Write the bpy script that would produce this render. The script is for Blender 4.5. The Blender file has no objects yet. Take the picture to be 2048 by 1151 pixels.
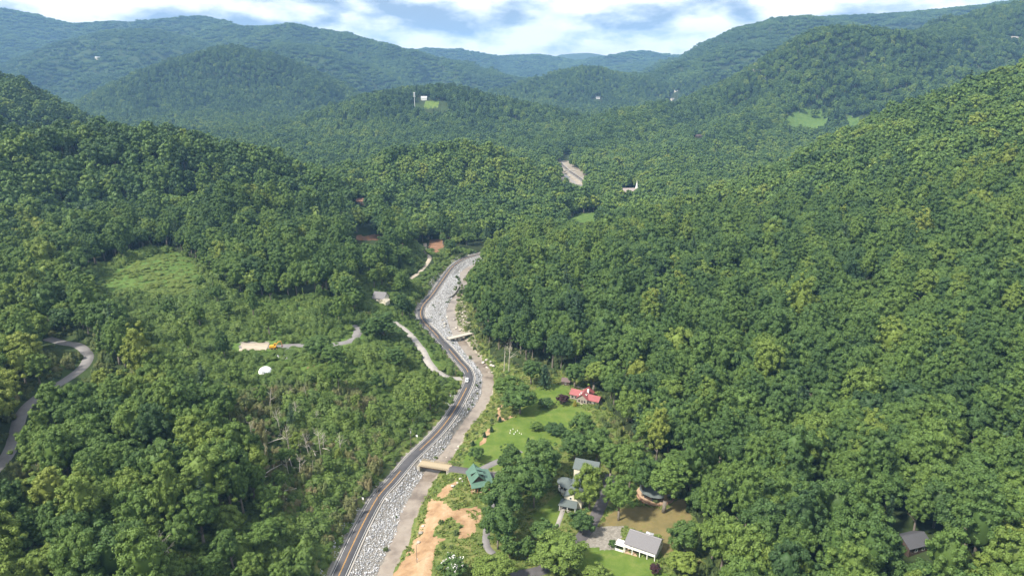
import bpy, bmesh, math, random
import numpy as np
from mathutils import Vector, Matrix

SEED = 7
rng = np.random.default_rng(SEED)
random.seed(SEED)
scene = bpy.context.scene
COL = scene.collection
R = math.radians

# ------------------------------------------------------------------ camera
PW, PH, FPX = 2048.0, 1151.0, 1400.0          # photograph size and focal length in its pixels
CAM_Z, PITCH = 180.0, R(17.3)
cam_data = bpy.data.cameras.new('camera')
cam_data.sensor_width = 36.0
cam_data.lens = 36.0 * FPX / PW
cam_data.clip_start = 1.0
cam_data.clip_end = 80000.0
cam = bpy.data.objects.new('camera', cam_data)
cam.location = (0, 0, CAM_Z)
cam.rotation_euler = (math.pi / 2 - PITCH, 0, 0)
COL.objects.link(cam)
scene.camera = cam

# ------------------------------------------------------------------ sky, clouds and sun
SUN_EL, SUN_AZ = R(50), R(-122)                # azimuth from +Y towards +X: the sun stands behind the camera, to the left
world = bpy.data.worlds.new('World')
scene.world = world
world.use_nodes = True
wn, wl = world.node_tree.nodes, world.node_tree.links
wn.clear()
w_out = wn.new('ShaderNodeOutputWorld')
w_bg = wn.new('ShaderNodeBackground')
w_bg.inputs['Strength'].default_value = 0.10
sky = wn.new('ShaderNodeTexSky')
sky.sky_type = 'NISHITA'
sky.sun_disc = False
sky.sun_elevation = SUN_EL
sky.sun_rotation = SUN_AZ
sky.altitude = 500
sky.air_density = 1.2
sky.dust_density = 1.5
# broken cumulus cover over the whole sky
tc = wn.new('ShaderNodeTexCoord')
sep = wn.new('ShaderNodeSeparateXYZ')
wl.new(tc.outputs['Generated'], sep.inputs[0])
def wmath(op, a, b=None, clamp=False):
    n = wn.new('ShaderNodeMath'); n.operation = op; n.use_clamp = clamp
    for i, v in enumerate((a, b)):
        if v is None: continue
        if isinstance(v, (int, float)): n.inputs[i].default_value = v
        else: wl.new(v, n.inputs[i])
    return n.outputs[0]
comb = wn.new('ShaderNodeMapping')             # cumulus: wider than high, all round the sky
comb.inputs['Scale'].default_value = (1.0, 1.0, 2.6)
wl.new(tc.outputs['Generated'], comb.inputs['Vector'])
def wnoise(scale, detail, rough, off, dist=0.0):
    mp = wn.new('ShaderNodeMapping'); mp.inputs['Location'].default_value = off
    wl.new(comb.outputs[0], mp.inputs['Vector'])
    n = wn.new('ShaderNodeTexNoise'); n.inputs['Scale'].default_value = scale
    n.inputs['Detail'].default_value = detail; n.inputs['Roughness'].default_value = rough
    n.inputs['Distortion'].default_value = dist
    wl.new(mp.outputs[0], n.inputs['Vector'])
    return n.outputs['Fac']
def wramp(fac, stops):
    r = wn.new('ShaderNodeValToRGB'); el = r.color_ramp.elements
    while len(el) < len(stops): el.new(0.5)
    for e, (p, c) in zip(el, stops): e.position = p; e.color = c if len(c) == 4 else (*c, 1)
    wl.new(fac, r.inputs[0]); return r.outputs[0]
cover = wramp(wnoise(2.6, 6, 0.55, (3.1, 1.7, 0), 0.0), [(0.25, (0, 0, 0)), (0.38, (1, 1, 1))])
b1 = wnoise(6.4, 10, 0.53, (7.4, 2.9, 1.0), 0.12)
b2 = wnoise(6.4, 5, 0.53, (7.4, 2.9, 1.085), 0.12)       # the same cloud a little higher up: tops are lit, undersides shaded
fac = wmath('ADD', wmath('MULTIPLY', wmath('SUBTRACT', b1, b2), 1.7), wmath('ADD', wmath('MULTIPLY', wmath('SUBTRACT', b1, 0.5), 0.9), 0.52))
CL = 7.2                                       # sunlit cloud against a strength of 0.10 comes out near white
cloud = wramp(fac, [(0.26, (CL*.30, CL*.38, CL*.51)), (0.42, (CL*.58, CL*.65, CL*.75)),
                    (0.55, (CL*.90, CL*.92, CL*.96)), (0.66, (CL*1.12, CL*1.10, CL*1.06))])
mixc = wn.new('ShaderNodeMix'); mixc.data_type = 'RGBA'
wl.new(cover, mixc.inputs['Factor']); wl.new(sky.outputs[0], mixc.inputs['A']); wl.new(cloud, mixc.inputs['B'])
wl.new(mixc.outputs['Result'], w_bg.inputs['Color'])
wl.new(w_bg.outputs[0], w_out.inputs['Surface'])

sun_data = bpy.data.lights.new('sun', 'SUN')
sun_data.energy = 4.3
sun_data.angle = R(6.0)
sun_data.color = (1.0, 0.94, 0.82)
sun = bpy.data.objects.new('sun', sun_data)
sd = Vector((math.sin(SUN_AZ) * math.cos(SUN_EL), math.cos(SUN_AZ) * math.cos(SUN_EL), math.sin(SUN_EL)))
sun.rotation_euler = sd.to_track_quat('Z', 'Y').to_euler()
sun.location = (0, 0, 900)
COL.objects.link(sun)

vs = scene.view_settings
vs.view_transform = 'Standard'; vs.look = 'None'; vs.gamma = 1.0; vs.use_curve_mapping = False
vs.exposure = 1.0
scene.cycles.max_bounces = 6
scene.cycles.diffuse_bounces = 3
scene.cycles.transmission_bounces = 3
scene.cycles.glossy_bounces = 2
scene.cycles.volume_bounces = 0
scene.cycles.transparent_max_bounces = 8

# ------------------------------------------------------------------ photograph <-> world
CP, SP = math.cos(PITCH), math.sin(PITCH)
def ray(u, v):
    x, y = (u - PW / 2) / FPX, (PH / 2 - v) / FPX
    return np.array([x, CP + y * SP, -SP + y * CP])
def at_y(u, v, Y):                            # the point of a photo ray at forward distance Y
    d = ray(u, v); t = Y / d[1]
    return np.array([d[0] * t, Y, CAM_Z + d[2] * t])
def at_z(u, v, z=0.0):
    d = ray(u, v); t = (z - CAM_Z) / d[2]
    return np.array([d[0] * t, d[1] * t, z])
def project(x, y, z):
    X, Y, Z = x, y, z - CAM_Z
    dep = Y * CP - Z * SP
    up = Y * SP + Z * CP
    return PW / 2 + FPX * X / dep, PH / 2 - FPX * up / dep, dep
# ------------------------------------------------------------------ noise
def _hash(ix, iy, s):
    h = (ix.astype(np.int64) * 374761393 + iy.astype(np.int64) * 668265263 + s * 1442695041) & 0xFFFFFFFF
    h = ((h ^ (h >> 13)) * 1274126177) & 0xFFFFFFFF
    h = h ^ (h >> 16)
    return (h & 0xFFFFFF) / float(0xFFFFFF)
def vnoise(x, y, s=0):
    ix, iy = np.floor(x), np.floor(y)
    fx, fy = x - ix, y - iy
    fx = fx * fx * fx * (fx * (fx * 6 - 15) + 10); fy = fy * fy * fy * (fy * (fy * 6 - 15) + 10)
    a, b = _hash(ix, iy, s), _hash(ix + 1, iy, s)
    c, d = _hash(ix, iy + 1, s), _hash(ix + 1, iy + 1, s)
    return (a + (b - a) * fx) * (1 - fy) + (c + (d - c) * fx) * fy
def fbm(x, y, wl_, s=0, octv=4):
    t, a, n = 0, 1.0, 0
    for i in range(octv):
        t = t + a * (vnoise(x / wl_ + 17.3 * i, y / wl_ - 9.1 * i, s + i) * 2 - 1)
        n += a; a *= 0.5; wl_ *= 0.5
    return t / n
def sstep(a, b, x):
    t = np.clip((x - a) / (b - a), 0, 1)
    return t * t * (3 - 2 * t)
def poly_dist(px, py, P):
    """distance to a polyline, signed (left of its direction positive), and its interpolated third value"""
    P = np.asarray(P, float)
    best = np.full(px.shape, 1e12); sgn = np.ones(px.shape); val = np.zeros(px.shape)
    for (a, b) in zip(P[:-1], P[1:]):
        dx, dy = b[0] - a[0], b[1] - a[1]
        L2 = dx * dx + dy * dy + 1e-9
        t = np.clip(((px - a[0]) * dx + (py - a[1]) * dy) / L2, 0, 1)
        ex, ey = px - (a[0] + t * dx), py - (a[1] + t * dy)
        d2 = ex * ex + ey * ey
        m = d2 < best
        best = np.where(m, d2, best)
        sgn = np.where(m, np.sign(dx * (py - a[1]) - dy * (px - a[0])), sgn)
        if P.shape[1] > 2:
            val = np.where(m, a[2] + t * (b[2] - a[2]), val)
    return np.sqrt(best), sgn, val
def line_dist(px, py, P, near=90.0):
    """poly_dist for a long dense line: exact nearby, coarse far away"""
    k = 12
    idx = np.unique(np.r_[np.arange(0, len(P), k), len(P) - 1])
    d, s, v = poly_dist(px, py, P[idx])
    m = d < near
    if m.any():
        xm, ym = px[m], py[m]
        dm, sm = np.empty(xm.shape), np.empty(xm.shape)
        order = np.argsort(ym)                       # work through bands of y so that only close segments are tested
        for ch in np.array_split(order, max(1, len(order) // 4000)):
            if not len(ch): continue
            y0, y1 = ym[ch].min() - near - 15, ym[ch].max() + near + 15
            kk = np.where((P[:, 1] > y0) & (P[:, 1] < y1))[0]
            a, b = (max(kk[0] - 1, 0), min(kk[-1] + 2, len(P))) if len(kk) else (0, len(P))
            dm[ch], sm[ch], _ = poly_dist(xm[ch], ym[ch], P[a:b])
        d[m], s[m] = dm, sm
    return d, s, v
def roof(px, py, P, sl, w):
    """rounded ridge over a crest line: the highest of its segments' roofs, and the distance to the crest"""
    z = np.full(px.shape, -1e9); dmin = np.full(px.shape, 1e12)
    for (a, b) in zip(P[:-1], P[1:]):
        dx, dy = b[0] - a[0], b[1] - a[1]
        t = np.clip(((px - a[0]) * dx + (py - a[1]) * dy) / (dx * dx + dy * dy + 1e-9), 0, 1)
        d2 = (px - (a[0] + t * dx)) ** 2 + (py - (a[1] + t * dy)) ** 2
        z = np.maximum(z, a[2] + t * (b[2] - a[2]) - sl * (np.sqrt(d2 + w * w) - w))
        dmin = np.minimum(dmin, d2)
    return z, np.sqrt(dmin)
def in_poly(px, py, P):
    P = np.asarray(P, float); n = len(P); c = np.zeros(px.shape, bool)
    j = n - 1
    for i in range(n):
        xi, yi, xj, yj = P[i, 0], P[i, 1], P[j, 0], P[j, 1]
        c ^= ((yi > py) != (yj > py)) & (px < (xj - xi) * (py - yi) / (yj - yi + 1e-12) + xi)
        j = i
    return c
def smooth_line(P, step=4.0):
    """Catmull-Rom through the points, resampled about every step metres"""
    P = [np.asarray(p, float) for p in P]
    P = [2 * P[0] - P[1]] + P + [2 * P[-1] - P[-2]]
    out = []
    for i in range(1, len(P) - 2):
        p0, p1, p2, p3 = P[i - 1], P[i], P[i + 1], P[i + 2]
        n = max(2, int(np.linalg.norm((p2 - p1)[:2]) / step))
        for k in range(n):
            t = k / n
            out.append(0.5 * (2 * p1 + (p2 - p0) * t + (2 * p0 - 5 * p1 + 4 * p2 - p3) * t * t + (3 * p1 - p0 - 3 * p2 + p3) * t ** 3))
    out.append(P[-2])
    return np.array(out)

# ------------------------------------------------------------------ valley lines
ROAD_PX = [(640, 1230), (677, 1151), (706, 1087), (728, 1042), (756, 992), (783, 962), (809, 931), (824, 914), (875, 864), (906, 824),
           (929, 783), (938, 762), (938, 750), (932, 736), (919, 722), (898, 697), (881, 680), (867, 663), (849, 645),
           (841, 628), (846, 610), (864, 589), (882, 563), (901, 537), (919, 522), (940, 513)]
CREEK_PX = [(735, 1230), (768, 1151), (786, 1110), (804, 1077), (817, 1032), (833, 995), (855, 958), (880, 925), (911, 887), (918, 866), (940, 837),
            (962, 809), (973, 786), (974, 771), (974, 748), (958, 724), (941, 706), (927, 688), (914, 668), (905, 645),
            (901, 620), (911, 597), (922, 581), (928, 566), (933, 540)]
ROAD_FAR = [(5, 745), (45, 830), (90, 960), (118, 1120), (121, 1180), (113, 1260), (104, 1340), (98, 1480), (110, 1700), (150, 2300)]
CREEK_FAR = [(-12, 705), (20, 770), (60, 850), (86, 960), (106, 1120), (107, 1180), (99, 1260), (90, 1340), (84, 1480), (96, 1700), (140, 2300)]
ROAD = smooth_line([at_z(u, v, 0)[:2] for u, v in ROAD_PX] + [np.array(p, float) for p in ROAD_FAR])
ROAD = np.vstack([[ROAD[0] + (ROAD[0] - ROAD[1]) * 60], ROAD])
CREEK = smooth_line([at_z(u, v, -3.6)[:2] for u, v in CREEK_PX] + [np.array(p, float) for p in CREEK_FAR])
CREEK = np.vstack([[CREEK[0] + (CREEK[0] - CREEK[1]) * 60], CREEK])
FOOT = np.array([at_z(u, v, 0)[:2] for u, v in
                 [(1470, 1300), (1440, 1151), (1400, 1030), (1330, 950), (1262, 850), (1222, 780), (1190, 742), (1060, 728), (1003, 700), (966, 645), (944, 560), (950, 520)]])
FOOT = np.vstack([[(FOOT[0][0] - 10, -500)], FOOT, [(40, 700), (60, 780), (80, 4000)]])

TREE_H = 15.0
RIDGES = [  # crest as (photo u, v, forward distance); fall of the slopes; width of the rounded top
 ('L1', .46, 40, [(-600, 235, 700), (-200, 250, 740), (0, 258, 760), (150, 258, 780), (300, 266, 800), (420, 288, 830), (520, 322, 860), (600, 362, 900), (680, 395, 930)]),
 ('C1', .62, 40, [(640, 392, 1010), (690, 362, 1020), (760, 322, 1040), (830, 300, 1050), (890, 295, 1050), (960, 302, 1050), (1010, 315, 1050), (1080, 362, 1040), (1125, 395, 1020)]),
 ('LL', .95, 50, [(-500, 40, 1250), (-200, 55, 1250), (0, 156, 1250), (60, 190, 1270), (120, 228, 1300), (180, 258, 1330), (260, 268, 1400)]),
 ('T', .52, 70, [(500, 300, 1900), (560, 286, 1950), (640, 242, 2000), (700, 206, 2050), (760, 186, 2050), (830, 174, 2080), (900, 172, 2080), (1000, 196, 2060), (1100, 217, 2020), (1150, 250, 1950), (1178, 292, 1880)]),
 ('M', .58, 90, [(120, 240, 2800), (170, 217, 2850), (250, 182, 2900), (300, 152, 2900), (380, 112, 2900), (460, 91, 2900), (530, 107, 2900), (600, 142, 2900), (680, 182, 2900), (740, 200, 2900)]),
 ('B1', .55, 120, [(420, 130, 4200), (500, 101, 4200), (560, 82, 4200), (620, 87, 4200), (700, 117, 4200), (760, 150, 4200), (840, 176, 4000)]),
 ('B2', .5, 140, [(40, 118, 4600), (150, 82, 4700), (230, 58, 4800), (300, 55, 4800), (380, 77, 4800), (430, 102, 4700)]),
 ('F1a', .42, 80, [(-500, 10, 6900), (0, 14, 6900), (50, 27, 6900), (130, 47, 6900), (200, 42, 6900), (270, 40, 6900), (330, 32, 6800), (400, 30, 6700), (440, 37, 6500), (480, 50, 6300)]),
 ('F1b', .45, 80, [(480, 51, 6100), (540, 50, 5800), (590, 46, 5600), (640, 54, 5500), (700, 67, 5400), (760, 82, 5300), (820, 97, 5200), (900, 117, 5000), (970, 137, 4800), (1040, 154, 4600), (1080, 168, 4400)]),
 ('RM1', .6, 90, [(1000, 180, 3250), (1080, 154, 3300), (1140, 137, 3300), (1180, 129, 3300), (1240, 142, 3350), (1300, 145, 3400), (1350, 132, 3500)]),
 ('RF', .75, 120, [(1330, 142, 4200), (1390, 114, 4200), (1420, 100, 4200), (1460, 72, 4200), (1500, 47, 4200), (1560, 32, 4200), (1620, 29, 4200), (1700, 42, 4200), (1760, 65, 4200)]),
 ('RFs', .7, 80, [(1400, 140, 3300), (1450, 88, 3500), (1530, 76, 3600), (1600, 92, 3700)]),
 ('RS', .40, 120, [(1600, 34, 5500), (1680, 29, 5300), (1720, 28, 5200), (1800, 24, 5200), (1880, 16, 5000), (1950, 10, 5000), (2048, -5, 5000), (2400, 10, 5000)]),
 ('R2', .72, 70, [(1340, 213, 2050), (1420, 186, 2150), (1500, 151, 2200), (1560, 116, 2200), (1620, 77, 2200), (1660, 54, 2200), (1720, 52, 2200), (1800, 64, 2200), (1860, 64, 2350), (1920, 42, 2500), (1980, 17, 2600), (2048, 0, 2600), (2300, -20, 2700), (2700, 0, 2700)]),
 ('R2b', .6, 50, [(1178, 292, 1620), (1240, 226, 1800), (1340, 213, 2050)]),
 ('R2c', .55, 40, [(1330, 330, 1350), (1420, 285, 1500), (1500, 235, 1700), (1560, 190, 1950)]),
 ('FF0', .22, 150, [(1150, 145, 8200), (1230, 132, 8200), (1300, 124, 8200), (1380, 119, 8200), (1450, 122, 8200)]),
 ('FF1', .26, 150, [(700, 110, 9600), (850, 97, 9600), (900, 97, 9600), (940, 102, 9600), (1000, 110, 9600), (1070, 107, 9600), (1100, 117, 9600), (1160, 120, 9600), (1220, 112, 9600), (1280, 100, 9600), (1340, 107, 9600), (1390, 114, 9600), (1500, 112, 9600)]),
 ('FF2', .24, 150, [(1040, 118, 13200), (1100, 113, 13200), (1150, 104, 13200), (1170, 103, 13200), (1200, 108, 13200), (1240, 112, 13200)]),
]
RIDGE_FIX = {}
RIDGE_P = []
for nm, sl, w, pts in RIDGES:
    P = np.array([at_y(u, v, Y if Y < 3500 else 3500 + (Y - 3500) * .6) for u, v, Y in pts])
    P[:, 2] -= TREE_H
    P[:, 2] += np.array(RIDGE_FIX.get(nm, np.zeros(len(P))))
    RIDGE_P.append((nm, sl, w, P))
SPUR_X = np.array([-400, -50, 134, 235, 335, 446, 507, 664, 900.])
SPUR_Y = np.array([600, 610, 750, 800, 850, 900, 900, 950, 1000.])
SPUR_Z = np.array([0, 0, 12, 27, 52, 100, 121, 168, 210.])

def terrain0(x, y):
    """hills and valley, before roads are cut in"""
    x = np.asarray(x, float); y = np.asarray(y, float)
    dist = np.hypot(x, y)
    dr, sr, _ = line_dist(x, y, ROAD)
    dl = np.where(sr > 0, dr, 0.0)                      # left of the highway
    k = np.clip(dist * 0.010, 5.0, 20.0)
    zs = []
    floor = 3.0 * fbm(x, y, 90, 3, 3) * sstep(25, 80, dr) + 0.018 * np.maximum(y - 1500, 0)
    zs.append(floor)
    near = 1 - sstep(640, 820, y)
    zs.append((25.0 * (1 - np.exp(-np.maximum(dl - 6.0, 0) / 36.0)) + 4.0 * fbm(x, y, 60, 21, 3) * sstep(8, 50, dl)
               + 8.0 * sstep(90, 260, dl)) * near - 30.0 * (1 - near) - np.where(sr > 0, 0, 12.0))
    # right hillside with its spur crest
    df, sf, _ = poly_dist(x, y, FOOT)
    df = np.where(sf < 0, df, -df)
    cz = np.interp(x, SPUR_X, SPUR_Z); cy = np.interp(x, SPUR_X, SPUR_Y)
    face = 0.36 * df + 10.0 * fbm(x, y, 130, 5, 4) * sstep(20, 140, df)
    kk = 8.0
    cap = cz + 4 + 0.02 * (y - cy) + 4 * fbm(x, y, 80, 8, 3)
    face = -kk * np.log(np.exp(-np.clip(face, -300, 900) / kk) + np.exp(-np.clip(cap, -300, 900) / kk))
    face = face - 0.42 * np.maximum(y - cy, 0)
    zs.append(face)
    for nm, sl, w, P in RIDGE_P:
        zr, d = roof(x, y, P, sl, w)
        amp = float(np.clip(P[:, 2].mean() * 0.42, 6, 95))
        wl_ = 120 + 0.06 * P[:, 1].mean()
        rn = 1 - np.clip(np.abs(fbm(x, y, wl_, hash_(nm), 4)) * 3.2, 0, 1.4)
        zs.append(zr + amp * rn * sstep(0.35 * w, 1.5 * w + 50, d) - amp * .45 * sstep(0.35 * w, 1.5 * w + 50, d))
    zs = np.array(zs)
    m = zs.max(0)
    z = m + k * np.log(np.exp(np.clip((zs - m) / k, -60, 0)).sum(0)) - k * 0.08
    z = np.where(dist < 1600, z, z + 0)
    # creek cut
    dc, sc, _ = line_dist(x, y, CREEK)
    cut = -3.9 + 0.32 * np.maximum(dc - 2.5 - 0.9 * fbm(x, y, 18, 12, 2), 0)
    cut = np.where((dc < 70) & (y < 1560), cut, 1e9)
    z = np.minimum(z, cut + 0.35 * fbm(x, y, 5, 31, 2))
    # highway bench
    z = z + (-0.30 - z) * (1 - sstep(3.8, 7.0, dr)) * (1 - sstep(1500, 1560, y))
    return z
def hash_(s):
    return sum(ord(c) * (i + 3) for i, c in enumerate(s)) % 97

# ------------------------------------------------------------------ ground grid
def graded(lo, hi, segs, far_lo, far_hi, grow):
    a = []
    for (s0, s1, st) in segs: a += list(np.arange(s0, s1, st))
    a.append(segs[-1][1])
    st = segs[-1][2]; p = a[-1]
    while p < far_hi: st *= grow; p += st; a.append(p)
    st = segs[0][2]; p = a[0]; b = []
    while p > far_lo: st *= grow; p -= st; b.append(p)
    return np.array(b[::-1] + a)
GX = graded(0, 0, [(-330, -150, 2.5), (-150, 200, 1.7), (200, 330, 3.0)], -8000, 8000, 1.055)
GY = graded(0, 0, [(150, 440, 1.7), (440, 780, 2.5)], -600, 10300, 1.024)
MX, MY = np.meshgrid(GX, GY)
px, py = MX.ravel(), MY.ravel()
nx, ny = len(GX), len(GY)
ii = (np.arange(ny - 1)[:, None] * nx + np.arange(nx - 1)[None, :]).ravel()
Q = np.stack([ii, ii + 1, ii + nx + 1, ii + nx], 1)


Z0 = terrain0(px, py).reshape(ny, nx)
def sampler(Z):
    def f(x, y):
        x = np.asarray(x, float); y = np.asarray(y, float)
        i = np.clip(np.searchsorted(GX, x) - 1, 0, nx - 2); j = np.clip(np.searchsorted(GY, y) - 1, 0, ny - 2)
        fx = np.clip((x - GX[i]) / (GX[i + 1] - GX[i]), 0, 1); fy = np.clip((y - GY[j]) / (GY[j + 1] - GY[j]), 0, 1)
        return (Z[j, i] * (1 - fx) + Z[j, i + 1] * fx) * (1 - fy) + (Z[j + 1, i] * (1 - fx) + Z[j + 1, i + 1] * fx) * fy
    return f
base_height = sampler(Z0)

def march(u, v, H, above=0.0, t0=120.0, t1=9000.0):
    """where the photo ray (u, v) meets the surface H + above"""
    d = ray(u, v)
    t = t0 * (t1 / t0) ** np.linspace(0, 1, 1600)
    X, Y, Z = d[0] * t, d[1] * t, CAM_Z + d[2] * t
    below = Z < H(X, Y) + above
    i = int(np.argmax(below)) if below.any() else len(t) - 1
    tt = np.linspace(t[max(i - 1, 0)], t[i], 24)
    X, Y, Z = d[0] * tt, d[1] * tt, CAM_Z + d[2] * tt
    below = Z < H(X, Y) + above
    j = int(np.argmax(below)) if below.any() else 23
    return np.array([X[j], Y[j], Z[j] - above])

# ------------------------------------------------------------------ side roads
SIDE = {  # name: (width, photo points)
 'hill_road': (5.2, [(95, 676), (125, 682), (150, 687), (168, 697), (176, 713), (168, 731), (150, 747), (130, 760), (105, 775), (75, 792), (53, 810), (40, 832), (33, 860), (25, 890), (8, 918), (-30, 960)]),
 'gravel_pad': (11.5, [(480, 693), (500, 693), (518, 692), (536, 692)]),
 'hill_driveway': (5.4, [(478, 693), (500, 692), (530, 692), (580, 691), (612, 690), (650, 690), (688, 684), (706, 676), (716, 665), (713, 656), (704, 650)]),
 'bank_driveway': (4.6, [(932, 757), (905, 755), (885, 747), (868, 735), (855, 718), (845, 700), (835, 688), (820, 670), (800, 652), (785, 642)]),
 'upper_driveway': (3.6, [(850, 486), (850, 497), (858, 510), (858, 522), (848, 535), (835, 547), (815, 560), (795, 572)]),
 'meadow_lane': (4.8, [(818, 922), (842, 926), (876, 931), (910, 937), (950, 943), (990, 951), (1003, 962)]),
 'lawn_driveway': (3.6, [(957, 940), (985, 926), (1012, 915), (1040, 900)]),
 'house_driveway': (4.8, [(1222, 948), (1213, 975), (1205, 1000), (1192, 1030), (1176, 1056), (1158, 1078), (1135, 1100), (1108, 1122), (1080, 1140), (1030, 1150), (990, 1165)]),
 'garden_path': (2.6, [(985, 1000), (977, 1040), (972, 1070), (974, 1092), (987, 1106)]),
 'stone_walk': (1.6, [(1130, 1008), (1122, 1030), (1114, 1052)]),
 'red_house_path': (1.6, [(1152, 772), (1168, 777), (1184, 787), (1196, 800), (1204, 808)]),
}
SIDE_L = {}
for nm, (w, pts) in SIDE.items():
    P = np.array([march(u, v, base_height) for u, v in pts])
    if nm == 'meadow_lane':
        P[:, 2] = [0.0, 0.0, 0.05, 0.05, 0.0, 0.2, 0.4]
        P[:, :2] = [at_z(u, v, 0.0)[:2] for u, v in pts]
    if nm == 'bank_driveway': P[0, 2] = 0.0; P[1, 2] = 0.6
    for _ in range(3):
        if nm != 'meadow_lane': P[1:-1, 2] = 0.25 * P[:-2, 2] + 0.5 * P[1:-1, 2] + 0.25 * P[2:, 2]
    SIDE_L[nm] = (w, smooth_line(P, 2.5))
BRIDGE1 = (at_z(841, 925, 0.1), at_z(912, 937, 0.1))
BRIDGE2 = (at_z(898, 676, -0.3), at_z(943, 665, -0.3))

def carve(x, y, z):
    x = np.asarray(x, float); y = np.asarray(y, float)
    m = (y < 760) & (np.abs(x) < 420)
    if m.any():
        xm, ym, zm = x[m], y[m], z[m]
        dc, _, _ = line_dist(xm, ym, CREEK)
        keep = sstep(7.5, 10.5, dc)                       # the lane leaves the creek alone: a bridge carries it
        for nm, (w, P) in SIDE_L.items():
            b = P[:, :2].min(0) - 12; t = P[:, :2].max(0) + 12
            q = (xm > b[0]) & (xm < t[0]) & (ym > b[1]) & (ym < t[1])
            if not q.any(): continue
            d, s, c = poly_dist(xm[q], ym[q], P)
            f = (1 - sstep(w * 0.5 + 0.6, w * 0.5 + 4.5, d)) * (keep[q] if nm == 'meadow_lane' else 1.0)
            zm[q] = zm[q] + (c - 0.22 - zm[q]) * f
        z = z.copy(); z[m] = zm
    return z
pz = carve(px, py, Z0.ravel())
terrain = sampler(pz.reshape(ny, nx))
def ground_px(u, v): return march(u, v, terrain)
def crown_px(u, v, h, frac=0.62): return march(u, v, terrain, above=h * frac)
def gz(x, y): return float(terrain(np.array([x]), np.array([y]))[0])
# ------------------------------------------------------------------ materials
MATS = {}
def new_mat(name):
    m = bpy.data.materials.new(name); m.use_nodes = True
    nt = m.node_tree; nt.nodes.clear()
    out = nt.nodes.new('ShaderNodeOutputMaterial')
    MATS[name] = m
    return m, nt, out
def nd(nt, typ, **kw):
    n = nt.nodes.new(typ)
    for k, v in kw.items(): setattr(n, k, v)
    return n
def noise_node(nt, scale, detail=4, rough=0.55, coord='Object', vec=None):
    n = nd(nt, 'ShaderNodeTexNoise')
    n.inputs['Scale'].default_value = scale; n.inputs['Detail'].default_value = detail; n.inputs['Roughness'].default_value = rough
    if vec is None:
        g = nd(nt, 'ShaderNodeNewGeometry') if coord == 'World' else nd(nt, 'ShaderNodeTexCoord')
        vec = g.outputs['Position' if coord == 'World' else coord]
    nt.links.new(vec, n.inputs['Vector'])
    return n.outputs['Fac']
def ramp_node(nt, fac, stops):
    r = nd(nt, 'ShaderNodeValToRGB'); el = r.color_ramp.elements
    while len(el) < len(stops): el.new(0.5)
    for e, (p, c) in zip(el, stops):
        e.position = p; e.color = (*c, 1) if len(c) == 3 else c
    nt.links.new(fac, r.inputs[0]); return r.outputs[0]
def mix_node(nt, fac, a, b, mode='MIX'):
    n = nd(nt, 'ShaderNodeMix', data_type='RGBA', blend_type=mode)
    for key, v in (('Factor', fac), ('A', a), ('B', b)):
        if isinstance(v, (int, float)): n.inputs[key].default_value = v
        elif isinstance(v, tuple): n.inputs[key].default_value = (*v, 1)
        else: nt.links.new(v, n.inputs[key])
    return n.outputs['Result']
def math_node(nt, op, a, b=None, clamp=False):
    n = nd(nt, 'ShaderNodeMath', operation=op); n.use_clamp = clamp
    for i, v in enumerate((a, b)):
        if v is None: continue
        if isinstance(v, (int, float)): n.inputs[i].default_value = v
        else: nt.links.new(v, n.inputs[i])
    return n.outputs[0]
def bump_node(nt, height, strength, dist):
    b = nd(nt, 'ShaderNodeBump'); b.inputs['Strength'].default_value = strength; b.inputs['Distance'].default_value = dist
    nt.links.new(height, b.inputs['Height']); return b.outputs[0]
def principled(nt, out, color, rough=0.8, normal=None, metallic=0.0, spec=0.3):
    p = nd(nt, 'ShaderNodeBsdfPrincipled')
    p.inputs['Roughness'].default_value = rough; p.inputs['Metallic'].default_value = metallic
    p.inputs['Specular IOR Level'].default_value = spec
    if isinstance(color, tuple): p.inputs['Base Color'].default_value = (*color, 1)
    else: nt.links.new(color, p.inputs['Base Color'])
    if normal is not None: nt.links.new(normal, p.inputs['Normal'])
    nt.links.new(p.outputs[0], out.inputs['Surface'])
    return p
def simple_mat(name, col, rough=0.7, var=0.18, scale=1.5, spec=0.3, metallic=0.0, bump=0.0, stretch=None):
    """plain painted/wood/stone surface with procedural variation of tone"""
    m, nt, out = new_mat(name)
    tcn = nd(nt, 'ShaderNodeTexCoord'); vec = tcn.outputs['Object']
    if stretch:
        mp = nd(nt, 'ShaderNodeMapping'); mp.inputs['Scale'].default_value = stretch
        nt.links.new(vec, mp.inputs['Vector']); vec = mp.outputs[0]
    f = noise_node(nt, scale, 5, 0.65, vec=vec)
    lo = tuple(c * (1 - var) for c in col); hi = tuple(min(1, c * (1 + var)) for c in col)
    c = ramp_node(nt, f, [(0.3, lo), (0.7, hi)])
    principled(nt, out, c, rough, bump_node(nt, f, bump, 0.05) if bump else None, metallic, spec)
    return m

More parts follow.
